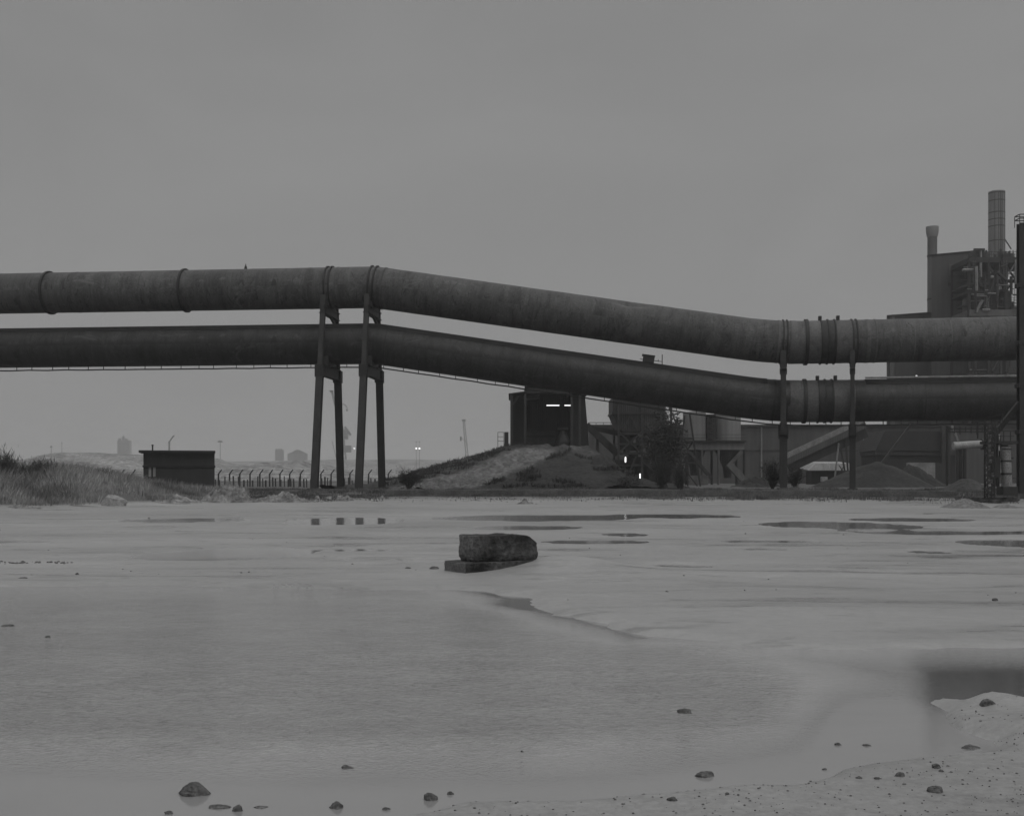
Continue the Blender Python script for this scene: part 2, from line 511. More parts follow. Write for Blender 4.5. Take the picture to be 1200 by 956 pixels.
def ground_mat():
    m, nt, b = new_mat('wet_slurry_ground')
    tc = nd(nt, 'ShaderNodeTexCoord').outputs['Object']
    big = noise_node(nt, tc, 0.16, 5, 0.6, (0.5, 1.0, 1), 0.5)
    streak = noise_node(nt, tc, 0.55, 8, 0.68, (0.3, 1.3, 1), 0.7)
    crust = noise_node(nt, tc, 1.6, 7, 0.7, (0.45, 1.0, 1), 1.2)
    fine = noise_node(nt, tc, 9.0, 6, 0.65)
    grit = noise_node(nt, tc, 55.0, 3, 0.6)
    mid = noise_node(nt, tc, 24.0, 7, 0.72, (0.8, 1.0, 1), 0.6)
    c = ramp(nt, big, [(0.3, 0.29), (0.7, 0.40)])
    c = mixc(nt, 0.55, c, ramp(nt, streak, [(0.30, 0.5), (0.46, 1.0), (0.7, 1.15)]), 'MULTIPLY')
    c = mixc(nt, 0.8, c, ramp(nt, crust, [(0.32, 0.55), (0.44, 0.98), (0.58, 1.0), (0.68, 1.2)]), 'MULTIPLY')
    c = mixc(nt, 0.45, c, ramp(nt, fine, [(0.3, 0.8), (0.7, 1.15)]), 'MULTIPLY')
    c = mixc(nt, 0.5, c, ramp(nt, grit, [(0.3, 0.86), (0.6, 1.06)]), 'MULTIPLY')
    # the near shore is coarse dark gravel, the settled slurry beyond is paler
    geo0 = nd(nt, 'ShaderNodeNewGeometry'); sp0 = nd(nt, 'ShaderNodeSeparateXYZ'); lk(nt, geo0.outputs['Position'], sp0.inputs[0])
    wob = nd(nt, 'ShaderNodeMath', operation='MULTIPLY_ADD'); wob.inputs[1].default_value = 1.6; lk(nt, big, wob.inputs[0]); lk(nt, sp0.outputs['Y'], wob.inputs[2])
    sh = nd(nt, 'ShaderNodeMapRange', interpolation_type='SMOOTHSTEP'); sh.inputs['From Min'].default_value = 6.4; sh.inputs['From Max'].default_value = 9.5
    lk(nt, wob.outputs[0], sh.inputs['Value'])
    c = mixc(nt, sh.outputs['Result'], mixc(nt, 1.0, c, ramp(nt, mid, [(.36, .74), (.64, .98)]), 'MULTIPLY'), c)
    # earth behind the bank is darker than the settled slurry
    geo = nd(nt, 'ShaderNodeNewGeometry')
    sep = nd(nt, 'ShaderNodeSeparateXYZ'); lk(nt, geo.outputs['Position'], sep.inputs[0])
    hz = nd(nt, 'ShaderNodeMapRange'); hz.inputs['From Min'].default_value = 0.10; hz.inputs['From Max'].default_value = 0.24
    lk(nt, sep.outputs['Z'], hz.inputs['Value'])
    yk = nd(nt, 'ShaderNodeMapRange'); yk.inputs['From Min'].default_value = 47; yk.inputs['From Max'].default_value = 54
    lk(nt, sep.outputs['Y'], yk.inputs['Value'])
    hz_ = nd(nt, 'ShaderNodeMath', operation='MULTIPLY'); lk(nt, hz.outputs['Result'], hz_.inputs[0]); lk(nt, yk.outputs['Result'], hz_.inputs[1])
    hzo = hz_.outputs[0]
    c = mixc(nt, hzo, c, ramp(nt, fine, [(0.3, 0.055), (0.7, 0.15)]))
    lk(nt, c, b.inputs['Base Color'])
    r = ramp(nt, streak, [(0.32, 0.14), (0.46, 0.42), (0.75, 0.6)])
    lk(nt, mixc(nt, hzo, r, grey(0.9)), b.inputs['Roughness'])
    b.inputs['Specular IOR Level'].default_value = 0.5
    h = mixc(nt, 0.22, mixc(nt, .5, fine, crust), grit)
    bump(nt, b, h, 0.45, 0.014)
    return m


def water_mat():
    m, nt, b = new_mat('murky_pool_water')
    geo = nd(nt, 'ShaderNodeNewGeometry').outputs['Position']
    sep = nd(nt, 'ShaderNodeSeparateXYZ'); lk(nt, geo, sep.inputs[0])
    bed = noise_node(nt, geo, 0.35, 5, 0.6, (0.5, 1.0, 1), 0.4)
    rib = noise_node(nt, geo, 15.0, 6, .7, (0.55, 1.0, 1), 1.4)
    rib2 = noise_node(nt, geo, 2.2, 5, .6, (0.5, 1.0, 1), 0.8)
    clear = ramp(nt, bed, [(0.35, 0.27), (0.65, 0.33)])
    silty = ramp(nt, bed, [(0.35, 0.42), (0.65, 0.48)])
    # wind ripples: strong in the open pool, calm in the lee of the near shore and in the far puddles
    w1 = noise_node(nt, geo, 19.0, 4, 0.62, (0.8, 1.0, 1), 0.9)
    w2 = noise_node(nt, geo, 56.0, 3, 0.6, (0.8, 1.0, 1), 0.4)
    wsum = nd(nt, 'ShaderNodeMath', operation='MULTIPLY_ADD'); wsum.inputs[1].default_value = 0.6
    lk(nt, w2, wsum.inputs[0]); lk(nt, w1, wsum.inputs[2])
    gust = noise_node(nt, geo, 0.30, 3, 0.5, (0.6, 1.0, 1), 0.3)

    def mr(src, a, c_, lo, hi):
        n = nd(nt, 'ShaderNodeMapRange', interpolation_type='SMOOTHSTEP')
        n.inputs['From Min'].default_value = a; n.inputs['From Max'].default_value = c_
        n.inputs['To Min'].default_value = lo; n.inputs['To Max'].default_value = hi
        lk(nt, src, n.inputs['Value']); return n.outputs['Result']

    def mul(a, c_, op='MULTIPLY'):
        n = nd(nt, 'ShaderNodeMath', operation=op); n.use_clamp = False
        lk(nt, a, n.inputs[0])
        if isinstance(c_, (int, float)): n.inputs[1].default_value = c_
        else: lk(nt, c_, n.inputs[1])
        return n.outputs[0]
    gw = mul(gust, 1.6, 'MULTIPLY')
    ypos = mul(sep.outputs['Y'], gw, 'ADD')
    ypos = mul(ypos, mul(mr(sep.outputs['X'], 0.0, 2.5, 0.0, 1.0), 0.8), 'SUBTRACT')
    ypos = mul(ypos, mul(mr(sep.outputs['X'], 1.5, 2.4, 0.0, 1.0), 1.1), 'SUBTRACT')
    near = mr(ypos, 6.1, 7.6, 0.0, 1.0)
    far = mr(sep.outputs['Y'], 15.5, 21, 1.0, 0.02)
    xlee = mr(mul(sep.outputs['X'], mul(gust, 1.6), 'ADD'), 2.3, 3.8, 1.0, 0.0)          # lee of the spit on the right
    ylee = mr(sep.outputs['Y'], 8.4, 9.6, 0.0, 0.30)
    lee = mul(xlee, ylee, 'MAXIMUM')
    # sheltered water lies calm along the edge of the silt fan
    vd = nd(nt, 'ShaderNodeVectorMath', operation='DOT_PRODUCT'); lk(nt, geo, vd.inputs[0]); vd.inputs[1].default_value = (-.915, -.404, 0)
    dd = mul(mul(vd.outputs['Value'], -.915 * .69 + .404 * 14.85, 'ADD'), mul(gust, -1.4), 'ADD')
    edge_r = mr(dd, -.65, .25, 0.0, 1.0)
    off = mr(sep.outputs['Y'], 9.6, 10.3, 1.0, 0.0)
    shel = mul(edge_r, off, 'MAXIMUM')
    amp = mul(mul(mul(near, far), lee), shel)
    amp = mul(amp, 0.985); amp2 = nd(nt, 'ShaderNodeMath', operation='ADD'); amp2.inputs[1].default_value = 0.015
    lk(nt, amp, amp2.inputs[0])
    stir = mr(amp, 0.0, 0.8, 0.0, 1.0)
    # plant's dark reflection painted into the bed colour behind the spit
    bx_ = mul(sep.outputs['X'], mul(sep.outputs['Y'], -.35), 'ADD')
    mirror_dark = mul(mr(mul(bx_, mul(gust, .3), 'ADD'), 0.16, 0.42, 0.0, 1.0), mr(mul(sep.outputs['Y'], mul(gust, .8), 'ADD'), 7.2, 7.9, 0.0, 1.0))
    mirror_dark = mul(mirror_dark, mr(sep.outputs['Y'], 10.5, 9.4, 0.0, 1.0))
    bedc = mixc(nt, mirror_dark, clear, grey(0.12))
    sil2 = mixc(nt, 1.0, silty, ramp(nt, rib, [(.34, .80), (.5, 1.0), (.66, 1.10)]), 'MULTIPLY')
    sil2 = mixc(nt, 1.0, sil2, ramp(nt, rib2, [(.36, .93), (.64, 1.05)]), 'MULTIPLY')
    lk(nt, mixc(nt, stir, bedc, sil2), b.inputs['Base Color'])
    lk(nt, mr(amp, 0.1, 0.8, 2.5, 1.42), b.inputs['IOR'])
    lk(nt, mr(amp, 0.1, 0.9, 0.03, 0.10), b.inputs['Roughness'])
    hh = mul(wsum.outputs[0], amp2.outputs[0])
    bump(nt, b, hh, 1.0, 0.044)
    return m


ground = grid_obj('ground', Xg, Yg, ground_z, ground_mat(), 'structure')
wr = np.array([-30, 0, 4, 10, 20, 40, 60, 80, 87.0]); wc = np.linspace(-1, 1, 9)
Yw = np.repeat(wr[:, None], 9, 1); Xw = wc[None, :] * (np.maximum(Yw, 0) * 0.62 + 14)
water = grid_obj('pool_water', Xw, Yw, lambda x, y: np.zeros_like(x), water_mat(), 'structure')

# ================================================================== PIPES
A2 = W(440, 336.8, 100); L2 = W(0, 344.25, 103.45)
dirL = Vector((L2.x - A2.x, L2.y - A2.y, 0)).normalized()
RU, RL = 1.87, 1.83
ZU, ZL = 18.84, 13.70
CU = W(906, 401.9, 97.3); CL = W(906, 470.6, 97.3)
ang = math.radians(9.0)
dirR = Vector((math.cos(ang), -math.sin(ang), 0))


def pipe_path(z_left, C):
    a = Vector((A2.x, A2.y, z_left))
    pts = [a + dirL * 75, a]
    pts += [Vector(C), Vector(C) + dirR * 52]

    def fillet(p0, p1, p2, trim, n=8):
        s = p1 + (p0 - p1).normalized() * trim; e = p1 + (p2 - p1).normalized() * trim
        return [s.lerp(p1, t).lerp(p1.lerp(e, t), t) for t in [k / n for k in range(n + 1)]]
    path = [pts[0]] + fillet(pts[0], pts[1], pts[2], 0.7, 4) + fillet(pts[1], pts[2], pts[3], 3.2) + [pts[3]]
    out = [path[0]]
    for p in path[1:]:
        d = (p - out[-1]).length; k = max(1, int(d / 1.5))
        s = out[-1].copy()
        for j in range(1, k + 1):
            out.append(s.lerp(p, j / k))
    return out


def sweep(name, path, r, mat, parent=None, n=56, a0=0.0, a1=2 * math.pi, dent=None, thick=0.0):
    """skin round a path; angle 0 is the side facing the camera, +90 deg is the top"""
    closed = abs(a1 - a0 - 2 * math.pi) < 1e-6
    m = n if closed else n + 1
    vs, uvs = [], []
    L = 0
    for i, p in enumerate(path):
        t = (path[min(i + 1, len(path) - 1)] - path[max(i - 1, 0)]).normalized()
        side = t.cross(Vector((0, 0, 1))).normalized()          # towards the camera for a path running left to right
        up = side.cross(t).normalized()
        if i: L += (p - path[i - 1]).length
        for k in range(m):
            a = a0 + (a1 - a0) * k / n
            rr = r
            if dent: rr += dent(L, a)
            vs.append(p + side * (rr * math.cos(a)) + up * (rr * math.sin(a)))
            uvs.append((L, a * r))
    fs = []; fuv = []
    for i in range(len(path) - 1):
        for k in range(n):
            k2 = (k + 1) % m
            fs.append((i * m + k, i * m + k2, (i + 1) * m + k2, (i + 1) * m + k))
            ua = uvs[i * m + k]; ub = uvs[(i + 1) * m + k]; dv = (a1 - a0) / n * r
            fuv += [ua, (ua[0], ua[1] + dv), (ub[0], ub[1] + dv), ub]
    me = bpy.data.meshes.new(name); me.from_pydata([tuple(v) for v in vs], [], fs); me.update()
    lay = me.uv_layers.new(name='UVMap')
    lay.data.foreach_set('uv', np.array(fuv).ravel())
    me.shade_smooth(); me.materials.append(M[mat])
    o = bpy.data.objects.new(name, me); COL.objects.link(o)
    if parent: o.parent = parent
    if thick:
        s = o.modifiers.new('thickness', 'SOLIDIFY'); s.thickness = thick; s.offset = 1
    return o


pathU = pipe_path(ZU, CU); pathL = pipe_path(ZL, CL)


def at_px(path, px):
    """point and direction on a path where it crosses photo column px"""
    best = None
    for a, b in zip(path, path[1:]):
        fa = CX + F * a.x / a.y - px; fb = CX + F * b.x / b.y - px
        if fa <= 0 <= fb:
            t = -fa / (fb - fa + 1e-9)
            return a.lerp(b, t), (b - a).normalized()
    raise ValueError(px)


lenU = [0]
for a, b in zip(pathU, pathU[1:]): lenU.append(lenU[-1] + (b - a).length)


def len_at(path, px):
    L = 0
    for a, b in zip(path, path[1:]):
        fa = CX + F * a.x / a.y - px; fb = CX + F * b.x / b.y - px
        if fa <= 0 <= fb: return L + (b - a).length * (-fa / (fb - fa + 1e-9))
        L += (b - a).length


LD = len_at(pathU, 735)


def dentU(L, a):
    """long dent along the top of the sloping run"""
    d = math.exp(-((L - LD) / 1.5) ** 2 - ((a - 1.02) / 0.26) ** 2)
    return -0.34 * d + 0.006 * math.sin(L * 1.7) * math.sin(2 * a + L * 0.3)


# finer path near the dent so it reads
def refine(path, x0, x1, k):
    out = [path[0]]
    for a, b in zip(path, path[1:]):
        f = CX + F * b.x / b.y
        n = k if x0 < f < x1 else 1
        for j in range(1, n + 1): out.append(a.lerp(b, j / n))
    return out


up_path = refine(pathU, 640, 830, 4)
gas_main = sweep('gas_main', up_path, RU, 'pipe', None, 72, dent=dentU)
tag(gas_main, 'upper of the two huge grey steel pipes crossing the yard, dented on its sloping run', 'pipe')
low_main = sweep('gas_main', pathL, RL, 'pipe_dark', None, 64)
tag(low_main, 'lower and darker of the two huge steel pipes, with a cable slung beneath it', 'pipe')


def ring(path, px, r, w, t, mat, name, parent, n=56):
    """a band of width w and thickness t round the pipe at photo column px"""
    c, d = at_px(path, px)
    side = d.cross(Vector((0, 0, 1))).normalized(); up = side.cross(d).normalized()
    vs = []; fs = []
    prof = [(r - 0.05, -w / 2), (r + t, -w / 2), (r + t, w / 2), (r - 0.05, w / 2)]
    for k in range(n):
        a = 2 * math.pi * k / n
        e = side * math.cos(a) + up * math.sin(a)
        for rr, x in prof: vs.append(c + e * rr + d * x)
    for k in range(n):
        for j in range(4):
            fs.append((k * 4 + j, k * 4 + (j + 1) % 4, ((k + 1) % n) * 4 + (j + 1) % 4, ((k + 1) % n) * 4 + j))
    mb = MB().add(vs, fs)
    o = mb.build(name, mat, parent)
    smooth_angle(o, 50)
    return o


for px in (59, 218):
    ring(pathU, px, RU, 0.19, 0.15, 'steel_dark', 'flange', gas_main)
for px in (-70, -190):
    ring(pathU, px, RU, 0.26, 0.20, 'steel_dark', 'flange', gas_main)
for px, w, t in ((93, .12, .02), (122, .1, .015), (172, .10, .02), (300, .06, .012), (365, .1, .02), (398, .16, .03), (450, .14, .05), (615, .06, .012), (856, .07, .02), (1090, .06, .015), (1146, .1, .02), (1182, .5, .03)):
    ring(pathU, px, RU, w, t, 'pipe', 'weld_band', gas_main)
for px, w, t in ((1052, .05, .02), (1068, .08, .02), (1110, .06, .02), (1165, .05, .02), (911, .2, .03), (927, .35, .03), (1015, .3, .03), (1024, .12, .04)):
    ring(pathU, px, RU, w, t, 'pipe_patched', 'weld_band', gas_main)
ring(pathU, 944, RU, 0.28, 0.16, 'steel_dark', 'flange', gas_main)
# expansion joints, upper and lower
for path, r, par, px0, px1 in ((pathU, RU, gas_main, 961, 977), (pathL, RL, low_main, 958, 974)):
    j = ring(path, (px0 + px1) / 2, r, (px1 - px0) / F * 96, 0.035, 'steel_mid', 'expansion_joint', par)
    for px in (px0, (px0 + px1) / 2, px1):
        ring(path, px, r, 0.11, 0.12, 'steel_dark', 'flange', par)
    for px in (px0 - 1, px1 + 4):
        c, d = at_px(path, px)
        m = MB(); m.box(c + Vector((0, -.2, r + 0.16)), (.26, .5, .42), -ang)
        m.build('lug', 'steel_dark', par)
ring(pathL, 960, RL, 76 / F * 96.5, .012, 'pipe_patched', 'joint_sleeve', low_main)
ring(pathU, 960, RU, 70 / F * 96.5, .012, 'pipe_patched', 'joint_sleeve', gas_main)
ring(pathL, 942, RL, 0.28, 0.14, 'steel_dark', 'flange', low_main)
for px, w in ((930, .9), (952, .5), (984, .6), (996, .35)):
    ring(pathL, px, RL, w, .02, 'pipe_patched', 'weld_band', low_main)
for px, w in ((930, .3), (952, .3), (984, .5), (995, .3)):
    ring(pathU, px, RU, w, .018, 'pipe_patched', 'weld_band', gas_main)
for px, w in ((455, .1), (640, .08), (800, .08), (905, .2), (1080, .08)):
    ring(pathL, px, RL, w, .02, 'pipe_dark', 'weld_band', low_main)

# small vent stub on top of the upper pipe
c, d = at_px(pathU, 288)
m = MB(); m.tube(c + Vector((0, 0, RU - .05)), c + Vector((0, 0, RU + .28)), .16, .10, 10); m.tube(c + Vector((0, 0, RU + .28)), c + Vector((0, 0, RU + .5)), .05, .03, 8)
m.build('vent_stub', 'steel_dark', gas_main)

# dark curved strips along the top of the lower pipe
def subpath(path, px0, px1):
    out = []
    for p in path:
        f = CX + F * p.x / p.y
        if p.y > 0 and px0 < f < px1: out.append(p)
    return out


for x0, x1 in ((-500, 906), (1002, 1500)):
    sp = [p for p in subpath(pathL, x0, x1)]
    sweep('top_strip', sp, RL + 0.035, 'cover', low_main, 20, math.radians(46), math.radians(134), thick=0.07)

# pale conduit along the top of the right-hand run
sp = [p + Vector((0, -.3, RL + .14)) for p in subpath(pathL, 1003, 1235)]
m = MB()
for a, b in zip(sp, sp[1:]): m.tube(a, b, .085, None, 8, False)
m.build('top_conduit', 'white', low_main)
# slung cable with hangers
cab = MB(); cpts = []
for k, px in enumerate(np.arange(-200, 1260, 21.5)):
    c, d = at_px(pathL, px)
    cpts.append(c + Vector((0, -0.5, -RL - 0.30 - 0.10 * abs(math.sin(k * 1.7)) * .5)))
for a, b in zip(cpts, cpts[1:]): cab.tube(a, b, 0.065, None, 6, False)
cab.build('slung_cable', 'steel_dark', low_main)
rh = random.Random(3)
for k, (a, b) in enumerate(zip(cpts, cpts[1:])):
    m = MB(); q = a.lerp(b, rh.uniform(0, .35)); m.bar(q, q + Vector((0, .05, 0.52)), 0.06)
    m.build('cable_hanger', 'steel_dark', low_main)

# valve box and rail on the sloping lower pipe
c, d = at_px(pathL, 760)
rot = d.to_track_quat('X', 'Z').to_matrix()
m = MB(); m.box(c + Vector((0, 0, RL + .32)), (1.0, .9, .55), rot=rot); m.box(c + Vector((0, 0, RL + .64)), (1.15, 1.05, .1), rot=rot)
vb = m.build('valve_box', 'steel_mid', low_main)
m = MB(); c2, _ = at_px(pathL, 776); c3, _ = at_px(pathL, 750)
m.bar(c2 + Vector((0, 0, RL)), c2 + Vector((0, 0, RL + .95)), .07); m.bar(c3 + Vector((0, 0, RL + .25)), c2 + Vector((0, 0, RL + .3)), .05); m.bar(c2 + Vector((-.35, 0, RL + .3)), c2 + Vector((-.35, 0, RL + .5)), .05)
m.build('rail', 'steel_mid', low_main)


# ================================================================== TRESTLES
def trestle(px, label, topoff, baseoff, legw, radial=False, front=1.0):
    cu, du = at_px(pathU, px); cl, _ = at_px(pathL, px)
    if radial: n = -Vector((cu.x, cu.y, 0)).normalized()
    else: n = Vector((dirL.y, -dirL.x, 0)).normalized(); n = n if n.y < 0 else -n
    ax = Vector((-n.y, n.x, 0))
    base = Vector((cu.x, cu.y, gz(cu.x, cu.y)))
    t = thing('pipe_trestle', base, label, 'trestle', 'trestles under the two pipes')

    def P(off, z): return Vector((cu.x, cu.y, z)) + n * off
    for s in (1, -1):
        zt = cu.z - 1.0
        b = P(baseoff * (front if s > 0 else -1), 0); b.z = gz(b.x, b.y) - 0.15
        top = P(s * topoff, zt)
        kz = cl.z - RL - 1.15
        f = (kz - b.z) / (zt - b.z)
        mid = b.lerp(top, f)
        m = MB(); m.ibeam(b, mid, legw, legw * .95, n)
        lo = m.build('leg', 'steel_mid' if s > 0 else 'steel_dark', t, 0.0)
        m = MB(); m.ibeam(mid, top, legw * .72, legw * .72, n)
        m.build('leg', 'steel_mid' if s > 0 else 'steel_dark', t)
        m = MB(); m.box(b + Vector((0, 0, .2)), (legw * 1.7, legw * 1.7, .3), math.atan2(n.y, n.x)); m.build('base_plate', 'post', t)
        # gusset where the sections meet
        m = MB(); m.box(mid + Vector((0, 0, .25)), (legw * 1.15, legw * 1.3, 1.1), math.atan2(n.y, n.x)); m.build('gusset', 'steel_dark', t, .02)
    # crossheads
    for z, off, h in ((cu.z - RU - .42, topoff + .55, .55), (cl.z - RL - .75, topoff + 1.0, .85)):
        m = MB(); m.bar(P(off, z), P(-off, z), legw * .62, h, (0, 0, 1)); 
        m.bar(P(off, z + h / 2 + .04), P(-off, z + h / 2 + .04), legw * .95, .07, (0, 0, 1))
        m.bar(P(off, z - h / 2 - .04), P(-off, z - h / 2 - .04), legw * .95, .07, (0, 0, 1))
        m.build('crosshead', 'steel_dark', t)
    # saddles cradling each pipe
    for c, r in ((cu, RU), (cl, RL)):
        m = MB()
        pr = []
        for k in range(9):
            a = math.radians(-140 + 100 * k / 8)
            pr.append(c + n * ((r + .01) * math.cos(a)) + Vector((0, 0, (r + .01) * math.sin(a))) - ax * .25)
        pr += [c + n * (r * .75) + Vector((0, 0, -r - .24)) - ax * .25, c - n * (r * .75) + Vector((0, 0, -r - .24)) - ax * .25]
        m.prism(pr, ax * .5)
        m.build('saddle', 'steel_dark', t)
    # struts from upper crosshead back to the leg
    m = MB(); z = cu.z - RU - .5
    m.bar(P(-topoff - .3, z - .9), P(topoff * .2, z), .22, .22, (1, 0, 0)); m.build('brace', 'steel_dark', t)
    return t, base


def straps(px_list, parent, w=.13, tk=.13):
    for px in px_list:
        ring(pathU, px, RU, w, tk, 'steel_dark', 'strap', parent)


t1, _ = trestle(386.5, 'leftmost splayed steel trestle carrying both pipes, nearest the dark hut', 2.1, 4.0, .60, False, 1.3)
straps((385.5, 390.5), t1)
t2, _ = trestle(436.5, 'splayed steel trestle where the pipes begin their downward slope', 2.1, 4.1, .60, False, 1.32)
straps((436, 441), t2)
t3, _ = trestle(918, 'thick upright trestle at the foot of the sloping pipe run', 2.1, 2.25, .66, True)
straps((915.5, 920.5), t3, .1, .1)
t4, _ = trestle(999, 'thinner upright trestle to the right of the pale patched pipe joints', 2.1, 2.2, .5, True)
straps((997, 1002), t4, .1, .1)

# tall column at the right edge
cb = W(1197.5, 583, 70); cb.z = gz(cb.x, cb.y)
tall = thing('steel_column', cb, 'tall dark steel column at the right edge rising above both pipes', 'column')
ct = W(1197.5, 262, 70)
m = MB(); m.ibeam(cb - Vector((0, 0, .1)), Vector((cb.x, cb.y, ct.z)), .48, .46, (0, 1, 0)); m.build('shaft', 'steel_dark', tall)
m = MB()
for dx in (-.3, .3):
    for dy in (-.35, .35): m.bar((cb.x + dx, cb.y + dy, ct.z - .2), (cb.x + dx, cb.y + dy, ct.z + .5), .035)
for z in (.25, .5):
    for dy in (-.35, .35): m.bar((cb.x - .3, cb.y + dy, ct.z + z), (cb.x + .3, cb.y + dy, ct.z + z), .05)
    for dx in (-.3, .3): m.bar((cb.x + dx, cb.y - .32, ct.z + z), (cb.x + dx, cb.y + .32, ct.z + z), .05)
m.build('top_rail', 'steel_mid', tall)
m = MB(); m.bar(W(1195, 472, 70), W(1166, 508, 71), .32, .3); m.build('brace', 'steel_mid', tall)
m = MB(); m.box((cb.x, cb.y, cb.z + .15), (.95, .95, .4)); m.build('base_plate', 'post', tall)
for py_ in (335, 402, 452, 506):
    p = W(1197, py_, 70); m = MB(); m.box(p, (.62, .6, .27)); m.build('bracket', 'steel_dark', tall, .02)

# ================================================================== BLOCK, SLAB, ROCKS
def lumpy(name, pts_fn, mat, seed, parent=None, amp=0.03, freq=3.0, res=3):
    pass


def subdiv_box(c, s, rz, seed, amp, cut=None, n=(16, 6, 8), taper=0.0):
    """box of small faces, edges worn and surface chipped"""
    import bmesh
    bm = bmesh.new()
    bmesh.ops.create_cube(bm, size=2.0)
    bmesh.ops.subdivide_edges(bm, edges=bm.edges[:], cuts=31, use_grid_fill=True)
    rd = random.Random(seed)
    o1, o2 = rd.uniform(0, 90), rd.uniform(0, 90)
    from mathutils import noise as mn
    R = Matrix.Rotation(rz, 3, 'Z')
    for v in bm.verts:
        p = v.co.copy()
        # rounding of the edges
        q = Vector((p.x * s[0] / 2, p.y * s[1] / 2, p.z * s[2] / 2))
        h = Vector((s[0] / 2, s[1] / 2, s[2] / 2)); rr = 0.018
        inner = Vector([max(-h[i] + rr, min(h[i] - rr, q[i])) for i in range(3)])
        dlt = q - inner
        if dlt.length > 1e-6: q = inner + dlt.normalized() * min(dlt.length, rr)
        if cut: q = cut(q)
        nn = mn.fractal(Vector((q.x * 4 + o1, q.y * 4 + o2, q.z * 4)), 1.0, 2.0, 4)
        n2 = mn.noise(Vector((q.x * 16 + o1, q.y * 16, q.z * 16 + o2))) + .6 * mn.noise(Vector((q.x * 34 + o1, q.y * 34, q.z * 34)))
        d = q.normalized()
        q = q + d * (amp * nn * .8 + amp * .5 * n2)
        q += Vector((0, 0, -.5 * amp * max(0, mn.noise(Vector((q.x * 7 + o2, q.y * 7, o1))))) ) if q.z > 0 else Vector()
        v.co = Vector(c) + R @ q
    return bm


def from_bm(bm, name, mat, parent=None, deg=35, origin=None):
    me = bpy.data.meshes.new(name)
    if origin is not None:
        for v in bm.verts: v.co -= Vector(origin)
    bm.to_mesh(me); bm.free()
    me.materials.append(M[mat]); o = bpy.data.objects.new(name, me); COL.objects.link(o)
    if origin is not None: o.location = origin
    if parent: o.parent = parent
    smooth_angle(o, deg)
    return o


def cut_block(q):
    """the right-hand top corner is broken away"""
    lim = 0.215 - max(0, q.x - 0.24) * 0.38 - max(0, q.x - .42) * .5 - .03 * math.sin(q.y * 9) * (q.x > .2)
    if q.z > lim: q.z = lim + (q.z - lim) * .12
    if q.z < -.13: q.x *= 1 - .9 * (-.13 - q.z); q.y *= 1 - 1.6 * (-.13 - q.z)
    if q.x > 0.3: q.x -= .16 * max(0, q.z) * (q.x - .3) / .26
    return q


def pale_face(o, deg):
    """faces turned to the left end of a block get paler concrete"""
    o.data.materials.append(M['concrete_end'])
    d = Vector((-math.cos(math.radians(deg)), -math.sin(math.radians(deg)), 0))
    for p in o.data.polygons:
        if p.normal.dot(d) > .62: p.material_index = 1


DB = 16.95
cbk = W(584, 641.0, DB + .35)
bm = subdiv_box((cbk.x, cbk.y, cbk.z), (1.13, .53, .41), math.radians(27), 3, .026, cut_block)
blk = from_bm(bm, 'concrete_block', 'concrete_dark', None, 35, (cbk.x, cbk.y, cbk.z - .2))
pale_face(blk, 27)
tag(blk, 'broken oblong concrete block lying on a flat slab in the wet yard', 'concrete block')
csl = W(574, 664.5, DB + .3)
bm = subdiv_box((csl.x, csl.y, csl.z - .005), (1.24, .72, .23), math.radians(30), 8, .016)
slab = from_bm(bm, 'concrete_slab', 'concrete_dark', None, 35, (csl.x, csl.y, csl.z - .12))
pale_face(slab, 30)
tag(slab, 'flat dark slab half buried in silt under the broken concrete block', 'concrete slab')


def rock_bm(c, sx, sy, sz, seed, rough=.3, flat=0.6):
    import bmesh
    from mathutils import noise as mn
    bm = bmesh.new(); bmesh.ops.create_icosphere(bm, subdivisions=4, radius=1)
    rd = random.Random(seed); off = Vector((rd.uniform(0, 99), rd.uniform(0, 99), rd.uniform(0, 99)))
    planes = [(Vector((rd.gauss(0, 1), rd.gauss(0, 1), rd.gauss(0, .8))).normalized(), rd.uniform(.55, .9)) for _ in range(9)]
    rz = Matrix.Rotation(rd.uniform(0, 6.3), 3, 'Z')
    for v in bm.verts:
        p = v.co.normalized()
        p = p * (1 + rough * mn.fractal(p * 1.4 + off, 1.0, 2.0, 4))
        for nrm, dd in planes:
            e = p.dot(nrm)
            if e > dd: p = p - nrm * (e - dd) * .85
        p = p * (1 + .05 * mn.noise(p * 9 + off))
        if p.z < -.35: p.z = -.35
        p = Vector((p.x * sx / 2, p.y * sy / 2, p.z * sz / 1.35))
        v.co = p
    zmin = min(v.co.z for v in bm.verts)
    xs_ = max(v.co.x for v in bm.verts) - min(v.co.x for v in bm.verts)
    for v in bm.verts:
        v.co.x *= sx / xs_
        v.co += Vector((c[0], c[1], c[2] - zmin))
    return bm


